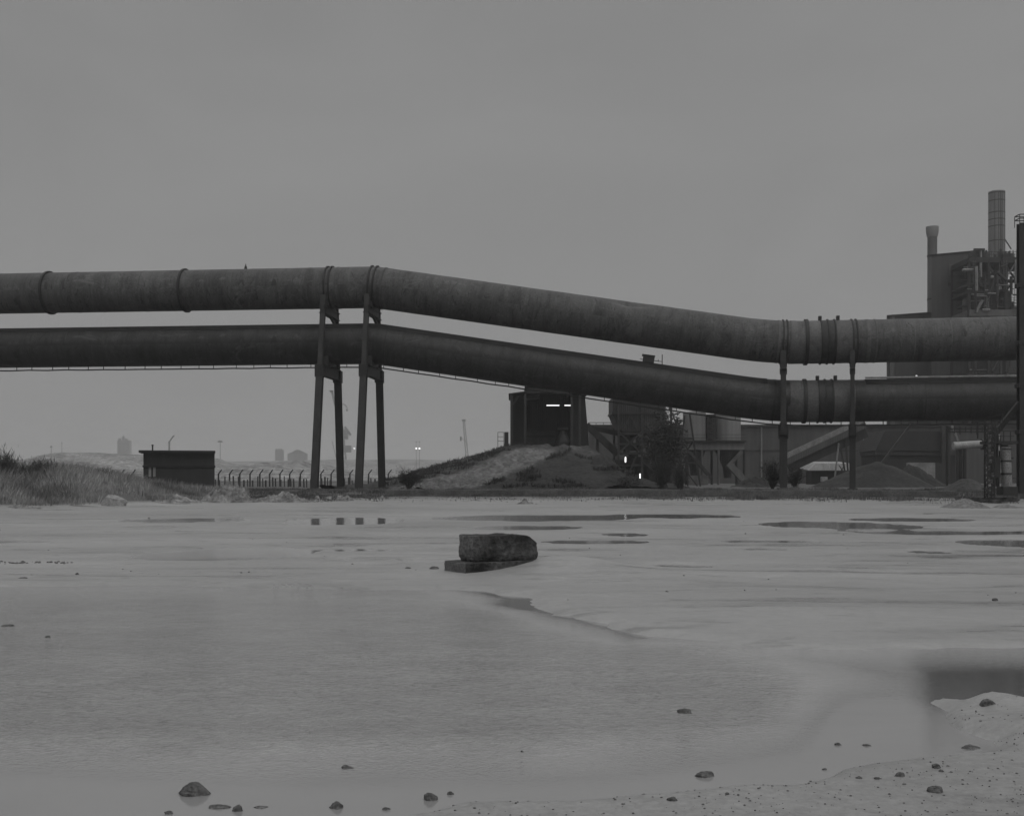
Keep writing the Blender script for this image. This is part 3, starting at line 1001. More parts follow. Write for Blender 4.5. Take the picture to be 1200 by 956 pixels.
ROCKS = [  # px, py of the foot, width px, height px, label
    (227, 933, 43, 17, 'largest stone, a smooth wet boulder standing in the still shallow water'),
    (277, 951, 13, 12, 'small round dark stone below and right of the largest stone'),
    (253, 948, 27, 6, 'flat pale stone barely breaking the water beside a small round stone'),
    (198, 954, 11, 6, 'small dark stone below the left end of the largest stone'),
    (303, 947, 20, 3, 'thin low sliver of stone to the right of the small round stone'),
    (394, 948, 17, 10, 'rounded stone in the water midway between the largest stone and the dark knobbly one'),
    (504, 938, 17, 14, 'knobbly dark stone at the water edge with a smaller stone beside it'),
    (528, 931, 9, 7, 'little stone immediately right of the knobbly dark stone'),
    (453, 949, 10, 5, 'small pointed stone at the tip of the gravel shore'),
    (406, 901, 15, 6, 'isolated low stone in the calm water above all the front stones'),
    (829, 911, 25, 8, 'long flat dark stone lying alone in smooth water off the gravel shore'),
    (803, 836, 17, 8, 'pale edged stone alone in the middle of the rippled pool'),
    (788, 949, 13, 8, 'blunt stone on the gravel shore below the long flat stone'),
    (754, 937, 11, 4, 'low stone at the gravel shore left of the blunt stone'),
    (1100, 936, 21, 12, 'biggest dark stone on the gravel shore at the right'),
    (1098, 907, 10, 7, 'pointed stone above the biggest gravel shore stone'),
    (1056, 917, 12, 7, 'split stone left of the pointed stone on the shore'),
    (1008, 921, 10, 5, 'left one of two close stones at the edge of the gravel'),
    (1028, 921, 7, 4, 'right one of two close stones at the edge of the gravel'),
    (983, 873, 9, 5, 'left one of a pair of stones in calm water near the chimney reflection'),
    (1016, 874, 11, 3, 'flat right one of a pair of stones in calm water near the chimney reflection'),
    (967, 902, 6, 3, 'tiny stone in the water between the long flat stone and the shore'),
    (25, 681, 11, 3, 'flat dark stone at the far side of the pool by the left edge'),
    (90, 676, 5, 3, 'small dark stone right of the flat stone on the far pool side'),
    (8, 734, 14, 4, 'dark stone in the ripples at the left edge of the frame'),
    (55, 747, 7, 3, 'small dark stone in the ripples below the left edge stone'),
    (1167, 712, 7, 5, 'dark stone alone on the smooth silt at the right'),
    (782, 699, 6, 3, 'small dark stone on the silt right of the concrete block'),
    (478, 669, 7, 3, 'stone sunk in silt to the left of the concrete slab'),
    (509, 670, 12, 4, 'crumbled lump next to the left end of the concrete slab'),
    (638, 660, 12, 5, 'broken lump at the right end of the concrete slab'),
    (1160, 840, 22, 11, 'pale lump of mud crusted stone on the sandy spit at the right edge'),
    (1142, 878, 26, 6, 'dark flat shard lying in the wet hollow below the sandy spit'),
    (612, 881, 4, 3, 'speck of stone alone in the middle of the calm water'),
]
for k, (px, py_, wpx, hpx, lab) in enumerate(ROCKS):
    g = G(px, py_)
    z0 = gz(g.x, g.y)
    sc = g.y / F
    zb = max(z0, 0) - (.25 + .25 * ((k * 7) % 5) / 5) * hpx * sc
    if py_ < 676: zb = max(z0, 0) - .01
    bm = rock_bm((g.x, g.y + wpx * sc * .3, zb), wpx * sc, wpx * sc * .7, hpx * sc * 1.0, 100 + k, .26)
    o = from_bm(bm, 'rock', 'stone', None, 30, (g.x, g.y + wpx * sc * .3, zb))
    tag(o, lab, 'rock', 'stones scattered in the pool and on its shore')
for (px, py_, wpx, hpx, lab) in ((132, 594, 30, 13, 'pale angular boulder at the foot of the scrubby bank'),):
    g = W(px, py_, 58); z0 = gz(g.x, g.y); sc = 58 / F
    bm = rock_bm((g.x, 58, z0 - .1), wpx * sc, wpx * sc * .8, hpx * sc * 1.2, 77, .3)
    tag(from_bm(bm, 'boulder', 'stone_pale', None, 30, (g.x, 58, z0 - .1)), lab, 'boulder')

# gravel on the near shore: countless pebbles in one object
gm = MB()
rg = np.random.default_rng(5)


def pebble(c, r, rd):
    import itertools
    ph = rd.uniform(0, 6.28); e = rd.uniform(.6, 1.0)
    vs = []
    for zz, rr in ((-.3, .75), (.25, 1.0), (.7, .55)):
        for k in range(6):
            a = ph + k * math.pi / 3
            jj = rd.uniform(.75, 1.2)
            vs.append((c[0] + r * rr * jj * math.cos(a), c[1] + e * r * rr * jj * math.sin(a), c[2] + zz * r))
    fs = []
    for l in range(2):
        for k in range(6): fs.append((l * 6 + k, l * 6 + (k + 1) % 6, (l + 1) * 6 + (k + 1) % 6, (l + 1) * 6 + k))
    fs.append(tuple(range(12, 18)))
    gm.add(vs, fs)


rp = random.Random(9)
cnt = 0
xs_, ys_ = [], []
while cnt < 9000:
    ppx = rp.uniform(380, 1280); ppy = rp.uniform(870, 990) if rp.random() < .75 else rp.uniform(826, 890)
    if ppy < 890 and ppx < 1095: continue
    g = G(ppx, ppy)
    xs_.append(g.x); ys_.append(g.y); cnt += 1
xs_ = np.array(xs_); ys_ = np.array(ys_); dd = pool_sdf(xs_, ys_); zz = ground_z(xs_, ys_)
cl_ = fbm(xs_ * 2.2, ys_ * 2.2, 88, 3)
npeb = 0
for x, y, d, z, cc in zip(xs_, ys_, dd, zz, cl_):
    if z < 0.004 or rp.random() > .10 + .5 * max(0, cc + .15): continue
    r = 0.002 + 0.0055 * rp.random() ** 2.5 + (0.010 * rp.random() if rp.random() < .02 else 0)
    pebble((x, y, z), r, rp); npeb += 1
for k in range(60):      # the scatter of little lumps on the far pool side
    ppx = -30 + 115 * rp.random() ** 1.3; g = G(ppx, 661.5 + rp.gauss(0, .5)); pebble((g.x, g.y, gz(g.x, g.y)), rp.uniform(.012, .035), rp)
for k in range(70):
    ppx = rp.uniform(-50, 1250); ppy = rp.uniform(604, 725); g = G(ppx, ppy); z = gz(g.x, g.y)
    if z > .003: pebble((g.x, g.y, z), rp.uniform(.006, .02) * g.y / 18, rp)
M['pebble'] = worn('gravel_stone', 0.07, 0.17, 20.0, 0.7, (1, 1, 1), 0.5, 0.005, fine=60)
gv = gm.build('gravel', 'pebble')
gv['kind'] = 'stuff'

# ================================================================== BANK: kerb, grass, scrub
kb = W(600, 576, 97)
kerb_pts = [W(452, 577.6, 78), W(748, 577.6, 76), W(1120, 578.6, 73)]
m = MB()
for a, b in zip(kerb_pts, kerb_pts[1:]):
    m.bar(Vector((a.x, a.y, a.z)), Vector((b.x, b.y, b.z)), .45, .40, (0, 0, 1))
M['kerb'] = worn('grey_kerb_concrete', 0.07, 0.13, 1.2, 0.85)
kb_ = m.build('kerb_beam', 'kerb', None, .02)
tag(kb_, 'long low concrete beam edging the yard along the foot of the mound', 'kerb')

# blades
def blades(name, pts, mat, kind='stuff', lean=.35):
    """pts: list of (x, y, z, height, width)"""
    V = []; Fc = []
    for (x, y, z, h, w) in pts:
        a = random.uniform(0, 6.283); l = random.gauss(0, lean) * h; lx, ly = l * math.cos(a) + .10 * h, l * math.sin(a)
        bx = random.uniform(-1, 1); wx, wy = w / 2, w / 2 * bx
        o = len(V)
        V += [(x - wx, y - wy, z - .05), (x + wx, y + wy, z - .05), (x + lx * .4 + wx * .8, y + ly * .4 + wy * .8, z + h * .55), (x + lx * .4 - wx * .8, y + ly * .4 - wy * .8, z + h * .55), (x + lx, y + ly, z + h)]
        Fc += [(o, o + 1, o + 2, o + 3), (o + 3, o + 2, o + 4)]
    me = bpy.data.meshes.new(name); me.from_pydata(V, [], Fc); me.update(); me.materials.append(M[mat])
    ob = bpy.data.objects.new(name, me); COL.objects.link(ob)
    if kind: ob['kind'] = kind
    return ob


def scatter(n, px0, px1, y0f, y1f, hf, wf, dens=None, seed=1):
    r = np.random.default_rng(seed)
    px = r.uniform(px0, px1, n); t = r.uniform(0, 1, n)
    Y = y0f(px) + (y1f(px) - y0f(px)) * t
    X = (px - CX) / F * Y
    Z = ground_z(X, Y)
    keep = np.ones(n, bool)
    if dens is not None: keep = r.uniform(0, 1, n) < dens(X, Y, px)
    h = hf(X, Y, px) * r.uniform(.55, 1.25, n); w = wf * r.uniform(.6, 1.5, n)
    return [tuple(q) for q in np.stack([X, Y, Z, h, w], -1)[keep]]


# left bank: tall dry scrub
pts = scatter(95000, -160, 290, lambda p: 53.5 + 14 * sstep(0, 300, p), lambda p: 88 + 6 * sstep(0, 300, p),
              lambda X, Y, p: (0.3 + .75 * sstep(-.3, .5, fbm(X * .3, Y * .25, 91, 3))) * (1.25 - .6 * sstep(60, 250, p)), .026,
              lambda X, Y, p: sstep(-.55, .15, fbm(X * .35, Y * .3, 92, 4)) * (0.35 + .65 * sstep(53.5, 60, Y + 4 * fbm(X * .5, Y * .3, 93, 2) - 13.5 * sstep(0, 300, p))), 21)
sc = blades('scrub', pts, 'scrub', lean=.5); sc['label'] = 'tangled dry scrub and reeds covering the left bank'
# strip of rough grass along the foot of the trestles and kerb
pts = scatter(120000, 215, 1195, lambda p: 67.0 - 5 * sstep(900, 1200, p) + 1.0 * np.sin(p * .05), lambda p: 100 - 8 * sstep(900, 1200, p),
              lambda X, Y, p: (0.08 + .24 * sstep(-.2, .6, fbm(X * .4, Y * .4, 95, 3))) * (1 - .5 * (p > 455) * (p < 745) * (Y < 76)), .026,
              lambda X, Y, p: sstep(-.35, .3, fbm(X * .5, Y * .4, 96, 4)) * (1 - .72 * sstep(430, 460, p) * (1 - sstep(75, 76, Y)) * (1 - sstep(740, 780, p))) * (0.08 + .92 * sstep(66, 72, Y + 3 * fbm(X * .5, Y * .3, 97, 3) + 5 * sstep(900, 1200, p))), 22)
gr = blades('grass', pts, 'grass', lean=.7); gr['label'] = 'rough grass along the low bank under the pipes'


def bush(px, pyb, Y, wpx, hpx, label, seed, n=3200, mat='bush', spiky=False, lsz=1.0):
    rd = random.Random(seed); sc = Y / F
    b = W(px, pyb, Y); b.z = max(gz(b.x, Y), b.z - .3)
    t = thing('bush', b, label, 'bush', 'bushes on the bank')
    m = MB(); w = wpx * sc / 2; h = hpx * sc
    stems = []
    for k in range(26):
        a = rd.uniform(0, 6.28); l = rd.uniform(.2, .85)
        tip = b + Vector((w * l * math.cos(a), w * .7 * l * math.sin(a), h * rd.uniform(.45, 1.0) * (1 - .45 * l * l)))
        mid = b.lerp(tip, .5) + Vector((0, 0, h * .1))
        m.tube(b - Vector((0, 0, .1)), mid, .035, .022, 5); m.tube(mid, tip, .022, .008, 5); stems.append((mid, tip))
        for j in range(3):
            s = mid.lerp(tip, rd.uniform(.1, .8)); e = s + Vector((rd.gauss(0, .25) * w, rd.gauss(0, .25) * w, rd.uniform(.05, .3) * h))
            m.tube(s, e, .012, .005, 4); stems.append((s, e))
    m.build('stem', 'bush', t)
    V = []; Fc = []
    for k in range(n):
        s, e = rd.choice(stems); p = s.lerp(e, rd.random() ** .7); p = b.lerp(p, rd.uniform(.25, 1.0) if spiky else rd.uniform(.5, 1)) + Vector((rd.gauss(0, .13) * w, rd.gauss(0, .13) * w, rd.gauss(0, .07) * h))
        if p.z < b.z: p.z = b.z + .05
        sz = rd.uniform(.03, .085) * lsz; d = Vector((rd.gauss(0, 1), rd.gauss(0, 1), rd.gauss(.4, .8))).normalized() * sz
        sd = d.cross(Vector((rd.gauss(0, 1), rd.gauss(0, 1), rd.gauss(0, 1)))).normalized() * sz * (.2 if spiky else .4)
        if spiky: d = (Vector((0, 0, 1)) + d.normalized() * .6).normalized() * sz * 3
        o = len(V); V += [p - d, p + sd, p + d, p - sd]; Fc.append((o, o + 1, o + 2, o + 3))
    mm = MB(); mm.add(V, Fc); 
    mm.build('foliage', mat, t)
    return t


bush(4, 586, 60, 60, 46, 'tall spiky bush at the left edge of the bank', 1, 5000, 'reed', True)
bush(50, 578, 66, 80, 36, 'rounded scrub bush between the tall spiky one and the hut', 2, 4000, 'reed', True)
bush(112, 578, 72, 60, 22, 'low dark bush on the bank in front of the fence posts', 3, 3000, 'reed', True)
bush(478, 574, 104, 48, 27, 'dark bush at the left foot of the earth mound', 4, 3500)
bush(775, 586, 94, 36, 52, 'tall straggly bush before the dark hopper frame', 5, 3000, 'bush', True)
bush(797, 590, 92.5, 26, 34, 'thin bush left of the pale silos', 6, 1600, 'bush', True)
bush(905, 580, 100, 44, 44, 'leafy bush at the foot of the thick upright trestle', 7, 3000)
bush(932, 580, 99, 30, 30, 'small bush to the right of the thick upright trestle', 8, 1800)
bush(778, 581, 146, 66, 102, 'big dark leafy shrub between the hopper tower and the pale silo', 10, 9000, 'bush', False, 3.6)
bush(735, 577, 106, 50, 18, 'low bush at the right foot of the mound', 9, 1800, 'grass')

# small rubble heap and sand heaps
def heap(name, px, pyb, pyt, Y, wl, wr_, label, mat, seed, depth=.7, rough=.12, cat='heap', group=None, power=1.0, base=None):
    sc = Y / F
    n = 60
    b = W(px, pyb, Y); top = (pyb - pyt) * sc
    xs = np.linspace(-wl * sc * 1.05, wr_ * sc * 1.05, n); dw = (wl + wr_) / 2 * sc * depth
    ys = np.linspace(-dw, dw, 44)
    X, Yy = np.meshgrid(xs, ys)
    rx = np.where(X < 0, X / (wl * sc), X / (wr_ * sc)); r = np.sqrt(rx ** 2 + (Yy / dw) ** 2)
    hh = np.clip(1 - r, 0, 1)
    hh = np.where(hh > .82, .82 + (hh - .82) * .6, hh) ** power
    fr = 3.0 / (wl * sc)
    Z = top * hh * (1 + rough * fbm(X * fr + 5, Yy * fr, seed, 5)) + top * rough * .7 * hh ** .5 * fbm(X * fr * 3, Yy * fr * 3, seed + 4, 4) - .25 * (r > 1) - .12
    o = grid_obj(name, X + b.x, Yy + b.y, lambda a, c: Z + b.z, mat)
    tag(o, label, cat, group)
    return o


heap('rubble_heap', 268, 590, 564, 66, 40, 42, 'pale rubble heap to the right of the dark hut', 'rubble', 201, .6, .55)
heap('rubble_heap', 330, 590, 575, 67, 42, 48, 'low rubble heap at the foot of the leftmost trestle', 'rubble', 202, .6, .6)
heap('rubble_heap', 405, 588, 578, 69, 26, 30, 'low pale rubble drift between the two left trestles', 'rubble', 207, .6, .6)
heap('rubble_heap', 208, 590, 577, 64, 40, 34, 'flat pale rubble drift spilling from the scrub before the hut', 'rubble', 208, .6, .6)
heap('rubble_heap', 20, 598, 588, 53, 44, 50, 'low sandy rubble ledge at the foot of the left scrub bank', 'rubble', 209, .5, .6)
heap('rubble_heap', 615, 592, 583, 62, 20, 26, 'tiny rubble pile in front of the kerb beam', 'rubble', 206, .6, .6)
heap('sand_heap', 1131, 598, 580, 54, 42, 44, 'small pale sand heap in front of the right machinery', 'sand', 203, .9, .08, group='sand heaps')
heap('sand_heap', 1134, 582, 556, 84, 52, 40, 'grey sand heap beneath the white horizontal pipe', 'earth_mid', 204, .9, .08, group='sand heaps')
heap('sand_heap', 1178, 598, 587, 54, 32, 50, 'low pale sand heap at the foot of the tall column', 'sand', 205, .9, .1, group='sand heaps')
for k, (px, w_) in enumerate(((372, 6), (385, 9), (448, 6))):
    g = W(px, 581, 70); bm = rock_bm((g.x, g.y, gz(g.x, g.y)), w_ * .055, w_ * .04, .25, 300 + k, .3)
    tag(from_bm(bm, 'rubble_lump', 'stone_pale', None, 30, (g.x, g.y, gz(g.x, g.y))), ('small pale lump at the front foot of the leftmost trestle', 'long pale lump between the two left trestles', 'pale lump at the rear foot of the sloping run trestle')[k], 'lump', 'pale lumps by the trestles')

# ================================================================== HUT + SECURITY FENCE
YH = 128
hl = W(164.5, 566, YH); hr = W(244.5, 566, YH); zr = W(0, 530.5, YH).z; zb = PLATEAU - .1
hut = thing('hut', ((hl.x + hr.x) / 2, YH + 2, zb), 'dark flat roofed hut behind the scrub on the left', 'hut')
hut.rotation_euler.z = math.radians(15.5)
cxh = (hl.x + hr.x) / 2; wh = hr.x - hl.x
zm = W(0, 546.5, YH).z
# walls with two narrow openings at the left
m = MB(); m.box((cxh, YH + 2.5, (zm + zr) / 2), (wh, 5, zr - zm)); m.build('upper_wall', 'shed', hut)
m = MB()
xo0 = W(169.5, 0, YH).x; xo1 = W(178.5, 0, YH).x
m.box(((xo1 + hr.x) / 2, YH + 2.5, (zb + zm) / 2 - .06), (hr.x - xo1, 5, zm - zb - .12)); m.box(((hl.x + xo0) / 2, YH + 2.5, (zb + zm) / 2 - .06), (xo0 - hl.x, 5, zm - zb - .12))
m.build('lower_wall', 'shed', hut)
for px in (171.7, 176.6):
    m = MB(); x = W(px, 0, YH).x; m.box((x, YH + .1, W(0, 551, YH).z), (.3, .06, 1.5)); m.build('pale_slit', 'white', hut)  # white panels standing in for the light gaps through the hut
m = MB(); m.box((W(174, 0, YH).x, YH + 2, (zb + zm) / 2 - .06), (.9, 3.4, zm - zb - .13)); m.build('recess', 'shed_band', hut)
m = MB(); m.box((cxh, YH + 2.45, zm), (wh + .18, 5.2, .2)); m.build('trim_band', 'shed_band', hut)
m = MB(); m.box((cxh - .2, YH + 2.4, zr + .13), (wh + .55, 6.2, .26)); m.build('roof', 'shed_band', hut)
m = MB(); m.tube((W(174, 0, YH).x, YH + 1.5, zr), (W(174, 0, YH).x, YH + 1.5, zr + .85), .09, .09, 10); m.tube((W(174, 0, YH).x, YH + 1.5, zr + .85), (W(174, 0, YH).x, YH + 1.5, zr + .98), .15, .12, 10); m.build('flue', 'steel_dark', hut)

YF = 136
FP = [62, 75, 88, 102, 115, 129, 142, 155, 256, 269, 281, 293, 304.5, 316, 328, 339.5, 352, 376, 388, 410, 432, 455]
fence = thing('security_fence', (W(256, 572, YF).x, YF, PLATEAU), 'row of cranked concrete posts strung with wire behind the hut and trestles', 'fence')
for px in FP:
    x = W(px, 0, YF).x; zt = W(0, 555, YF).z; z0 = PLATEAU - .3
    m = MB(); m.bar((x, YF, z0), (x, YF, zt), .17, .17); m.bar((x, YF, zt - .03), (x + .42, YF - .1, zt + .5), .13, .13); m.build('post', 'post', fence, .01)
for x0, x1 in ((40, 166), (252, 460)):
    m = MB(); xa = W(x0, 0, YF).x; xb = W(x1, 0, YF).x
    for z in (1.0, 1.5, 1.95): m.bar((xa, YF - .1, z), (xb, YF - .1, z), .022)
    for dz in (.2, .42): m.bar((xa + dz * .8, YF - .12, W(0, 555, YF).z + dz), (xb + dz * .8, YF - .12, W(0, 555, YF).z + dz), .02)
    m.build('wire', 'post', fence)
rk = random.Random(4)
px = 253.0
while px < 452:
    x = W(px, 0, YF - 6).x; h = rk.uniform(.8, 1.35)
    m = MB(); m.bar((x, YF - 6, PLATEAU - .2), (x + rk.uniform(-.05, .05), YF - 6, PLATEAU + h), rk.uniform(.1, .2), .12); m.build('picket', 'post', fence)
    px += rk.choice((3.2, 4.4, 6.0, 8.5))

# ================================================================== FAR: spoil, masts, cranes, buildings
def ridge(name, prof, Y, depth, mat, seed, rough, label, cat='spoil heap', kind='structure'):
    pxs = np.array([p[0] for p in prof], float); pys = np.array([p[1] for p in prof], float)
    px = np.linspace(pxs[0], pxs[-1], 260); yt = np.interp(px, pxs, pys)
    H = CAMH - (yt - HY) / F * Y
    v = np.linspace(0, 1, 18)
    X = np.repeat(((px - CX) / F * Y)[None, :], 18, 0); Yy = np.repeat((Y - depth / 2 + depth * v)[:, None], 260, 1)
    prof_v = np.sin(np.clip(v, 0, 1) * math.pi) ** .8
    fr = 9.0 / depth
    Z = (H[None, :] - .5) * prof_v[:, None] + .5 + rough * prof_v[:, None] * (fbm(X * fr, Yy * fr, seed, 5) + .5 * np.abs(fbm(X * fr * .4, Yy * fr, seed + 3, 3)))
    o = grid_obj(name, X, Yy, lambda a, c: Z, mat, kind)
    o['label'] = label
    return o


ridge('spoil_hill', [(-300, 538), (-100, 541), (0, 538.5), (40, 538), (62, 533), (75, 530.5), (100, 531), (140, 532), (165, 533), (200, 534), (252, 537), (262, 541), (280, 546), (300, 552), (330, 560), (345, 566)], 700, 150, 'spoil_far', 301, 1.0, 'pale spoil hill behind the hut')
ridge('spoil_hill', [(225, 566), (262, 556), (285, 545), (300, 541.5), (322, 543), (338, 541), (352, 541), (372, 548), (384, 545), (396, 552), (420, 560), (470, 566)], 420, 80, 'spoil_far', 302, 1.1, 'rough pale spoil heaps behind the security fence')
ridge('sea_bank', [(-400, 541), (300, 540.5), (372, 539), (460, 538.5), (600, 540), (800, 540), (1500, 540)], 1500, 240, 'spoil_far', 303, .6, 'far level bank along the horizon')


def mast(px, pyb, pyt, Y, label, head, lit=False):
    b = W(px, pyb, Y); tp = W(px, pyt, Y); b.z = min(b.z, 8)
    t = thing('lamp_mast', b, label, 'lamp mast', 'far lamp masts')
    m = MB(); m.tube(b, tp, .0009 * Y * .30, .0009 * Y * .2, 8); m.build('pole', 'far_dark', t)
    m = MB(); m.box(tp, (head * Y / F, .6, 1.0 * Y / F)); m.box(tp + Vector((0, 0, 1.2 * Y / F)), (head * .6 * Y / F, .6, .5 * Y / F)); m.build('lamp_head', 'far_dark', t)
    return t, tp


mast(60, 540, 523.5, 1300, 'shorter of the two far masts above the left bank', 2.5)
mast(72.5, 540, 519, 1300, 'taller of the two far masts above the left bank', .9)
mast(258, 542, 517.5, 900, 'far lamp mast just right of the hut roof', 6)
for px, lab in ((487.8, 'left one of the twin lit masts beyond the mound'), (491.6, 'right one of the twin lit masts beyond the mound')):
    Y = 1000; b = W(px, 545, Y); b.z = 6; tp = W(px, 525.5, Y)
    t = thing('lamp_mast', b, lab, 'lamp mast', 'far lamp masts')
    m = MB(); m.tube(b, tp, .16, .12, 8); m.bar(tp, W(px, 518, Y), .12); m.build('pole', 'far_dark', t)
    m = MB(); m.box(W(px, 517.5, Y), (1.4, .5, .5)); m.build('cross_arm', 'far_dark', t)
    m = MB(); m.lathe(tp - Vector((0, .3, .55)), [(.25, 0), (.6, .2), (.75, .6), (.6, 1.0), (.25, 1.2)], 12); m.build('lamp', 'lamp_far', t)


def lattice(mb, b, tp, w0, w1, n, t, ydir=Vector((1, 0, 0))):
    """four sided lattice tower from b to tp"""
    ax = (tp - b).normalized(); ex = Vector((1, 0, 0)); ey = Vector((0, 1, 0))
    prev = None
    for k in range(n + 1):
        f = k / n; c = b.lerp(tp, f); w = (w0 + (w1 - w0) * f) / 2
        q = [c + ex * w * a + ey * w * d for a, d in ((-1, -1), (1, -1), (1, 1), (-1, 1))]
        for j in range(4): mb.bar(q[j], q[(j + 1) % 4], t * .7)
        if prev:
            for j in range(4):
                mb.bar(prev[j], q[j], t)
                mb.bar(prev[j], q[(j + 1) % 4], t * .6)
        prev = q
    return mb


# far dock crane between the left trestles
Y = 2100; sc = Y / F
b = W(402, 548, Y); b.z = 10
t = thing('dock_crane', b, 'tall hazy dock crane seen between the legs of the left trestles', 'crane', 'far dock cranes')
m = MB(); lattice(m, b, W(399, 500, Y), 10 * sc, 5 * sc, 7, .8 * sc); m.build('tower', 'far_dark', t)
m = MB(); m.box(W(407, 526, Y), (9 * sc, 6 * sc, 8 * sc)); m.box(W(405, 509, Y), (6 * sc, 6 * sc, 12 * sc)); m.box(W(400, 517, Y), (8 * sc, 5 * sc, 3 * sc)); m.build('machine_house', 'far_dark', t, .6)
m = MB(); lattice(m, W(399, 500, Y), W(389, 459, Y), 2.2 * sc, 1.4 * sc, 9, .5 * sc); m.box(W(388.5, 458.5, Y), (4 * sc, 2 * sc, 2.2 * sc)); m.build('jib', 'far_dark', t)
m = MB(); m.bar(W(391, 472, Y), W(404, 474, Y), .9 * sc); m.bar(W(404, 474, Y), W(407, 478, Y), .9 * sc); m.box(W(406.5, 480.5, Y), (2 * sc, 2 * sc, 2.5 * sc)); m.bar(W(391, 504, Y), W(410, 506, Y), .8 * sc); m.bar(W(404, 500, Y), W(411, 510, Y), 2.5 * sc); m.bar(W(396, 545, Y), W(389, 516, Y), .7 * sc); m.build('counter_jib', 'far_dark', t)
m = MB(); m.lathe(W(415.2, 526.2, Y - 6), [(.2 * sc, 0), (.7 * sc, .3 * sc), (.75 * sc, 1.0 * sc), (.4 * sc, 1.6 * sc)], 10); m.build('lamp', 'lamp_far', t)
m = MB(); m.bar(W(409, 526, Y), W(415.2, 526, Y), .6 * sc); m.build('boom', 'far_dark', t)

# slanting crane left of the mound
Y = 1500; sc = Y / F
b = W(549, 535, Y); b.z = 9
t = thing('dock_crane', b, 'slender leaning crane jib left of the earth mound', 'crane', 'far dock cranes')
m = MB(); lattice(m, b, W(543.5, 493, Y), 3.4 * sc, 2.0 * sc, 9, .55 * sc); m.build('jib', 'far_dark', t)
m = MB(); m.box(W(543.5, 492.5, Y), (4.5 * sc, 2 * sc, 2 * sc)); m.build('jib_head', 'far_dark', t)
m = MB(); m.bar(W(540, 512, Y), W(548, 520, Y), .5 * sc); m.box(W(540, 514, Y), (2 * sc, 1.5 * sc, 5 * sc)); m.build('hoist', 'far_dark', t)
# little crane above the hut roof
Y = 1500; sc = Y / F
b = W(198, 540, Y); b.z = 10
t = thing('dock_crane', b, 'small hazy crane rising above the hut roof', 'crane', 'far dock cranes')
m = MB(); m.bar(b, W(198.5, 517, Y), 1.6 * sc); m.build('tower', 'far_dark', t)
m = MB(); m.bar(W(197.5, 519, Y), W(203.5, 510.5, Y), 1.3 * sc); m.box(W(203.5, 511, Y), (1.6 * sc, 1 * sc, 1.6 * sc)); m.build('jib', 'far_dark', t)

# tower block and sheds on the horizon
def far_block(px0, px1, pyt, Y, label, roof=None, holes=0):
    a = W(px0, pyt, Y); c = W(px1, pyt, Y)
    t = thing('far_building', ((a.x + c.x) / 2, Y, 8), label, 'building', 'hazy buildings on the horizon')
    m = MB(); m.box(((a.x + c.x) / 2, Y + 8, (a.z + 2) / 2), (c.x - a.x, 16, a.z - 2)); m.build('wall', 'far', t)
    return t, a, c


t, a, c = far_block(137.5, 151.5, 516, 2700, 'hazy tower block on the horizon left of the hut')
m = MB(); sc = 2700 / F
for k, (p0, p1, y0) in enumerate(((139, 142, 513.5), (143.5, 146, 511), (146.5, 150, 514))):
    m.box(W((p0 + p1) / 2, (y0 + 516) / 2, 2706), ((p1 - p0) * sc, 6, (516 - y0) * sc))
m.bar(W(144.5, 516, 2706), W(144.5, 508.5, 2706), .6); m.build('roof_plant', 'far', t)
for px in (140.5, 144.5, 148.5):
    for py_ in (519.5, 523.5, 527.5):
        m = MB(); m.box(W(px, py_, 2699), (2.0 * sc, .6, 2.4 * sc)); m.build('window', 'far_dark', t)
t, a, c = far_block(322.5, 331, 527, 2500, 'narrow hazy block between two horizon buildings and the leftmost trestle')
t['label'] = 'narrow hazy block on the horizon left of the domed shed'
m = MB(); sc = 2500 / F
for p in (324, 327, 329.5): m.box(W(p, 526.3, 2504), (1.5 * sc, 4, 1.6 * sc))
m.build('parapet', 'far', t)
t, a, c = far_block(337, 359, 531.5, 2400, 'hazy shed with a low humped roof left of the leftmost trestle')
m = MB(); m.prism([W(337, 531.5, 2402), W(359, 531.5, 2402), W(355, 529.5, 2402), W(350, 527, 2402), W(347, 527, 2402), W(342, 529.8, 2402)], (0, 12, 0)); m.build('roof', 'far_dark', t)

# ================================================================== CENTRAL MOUND + TIPPING SHED
YM = 150.0
mprof = [(440, 577), (456, 570), (470, 560), (490, 553), (520, 546), (550, 537), (575, 530), (592, 524.5), (610, 523), (690, 523), (700, 528), (722, 549), (745, 566), (756, 576)]


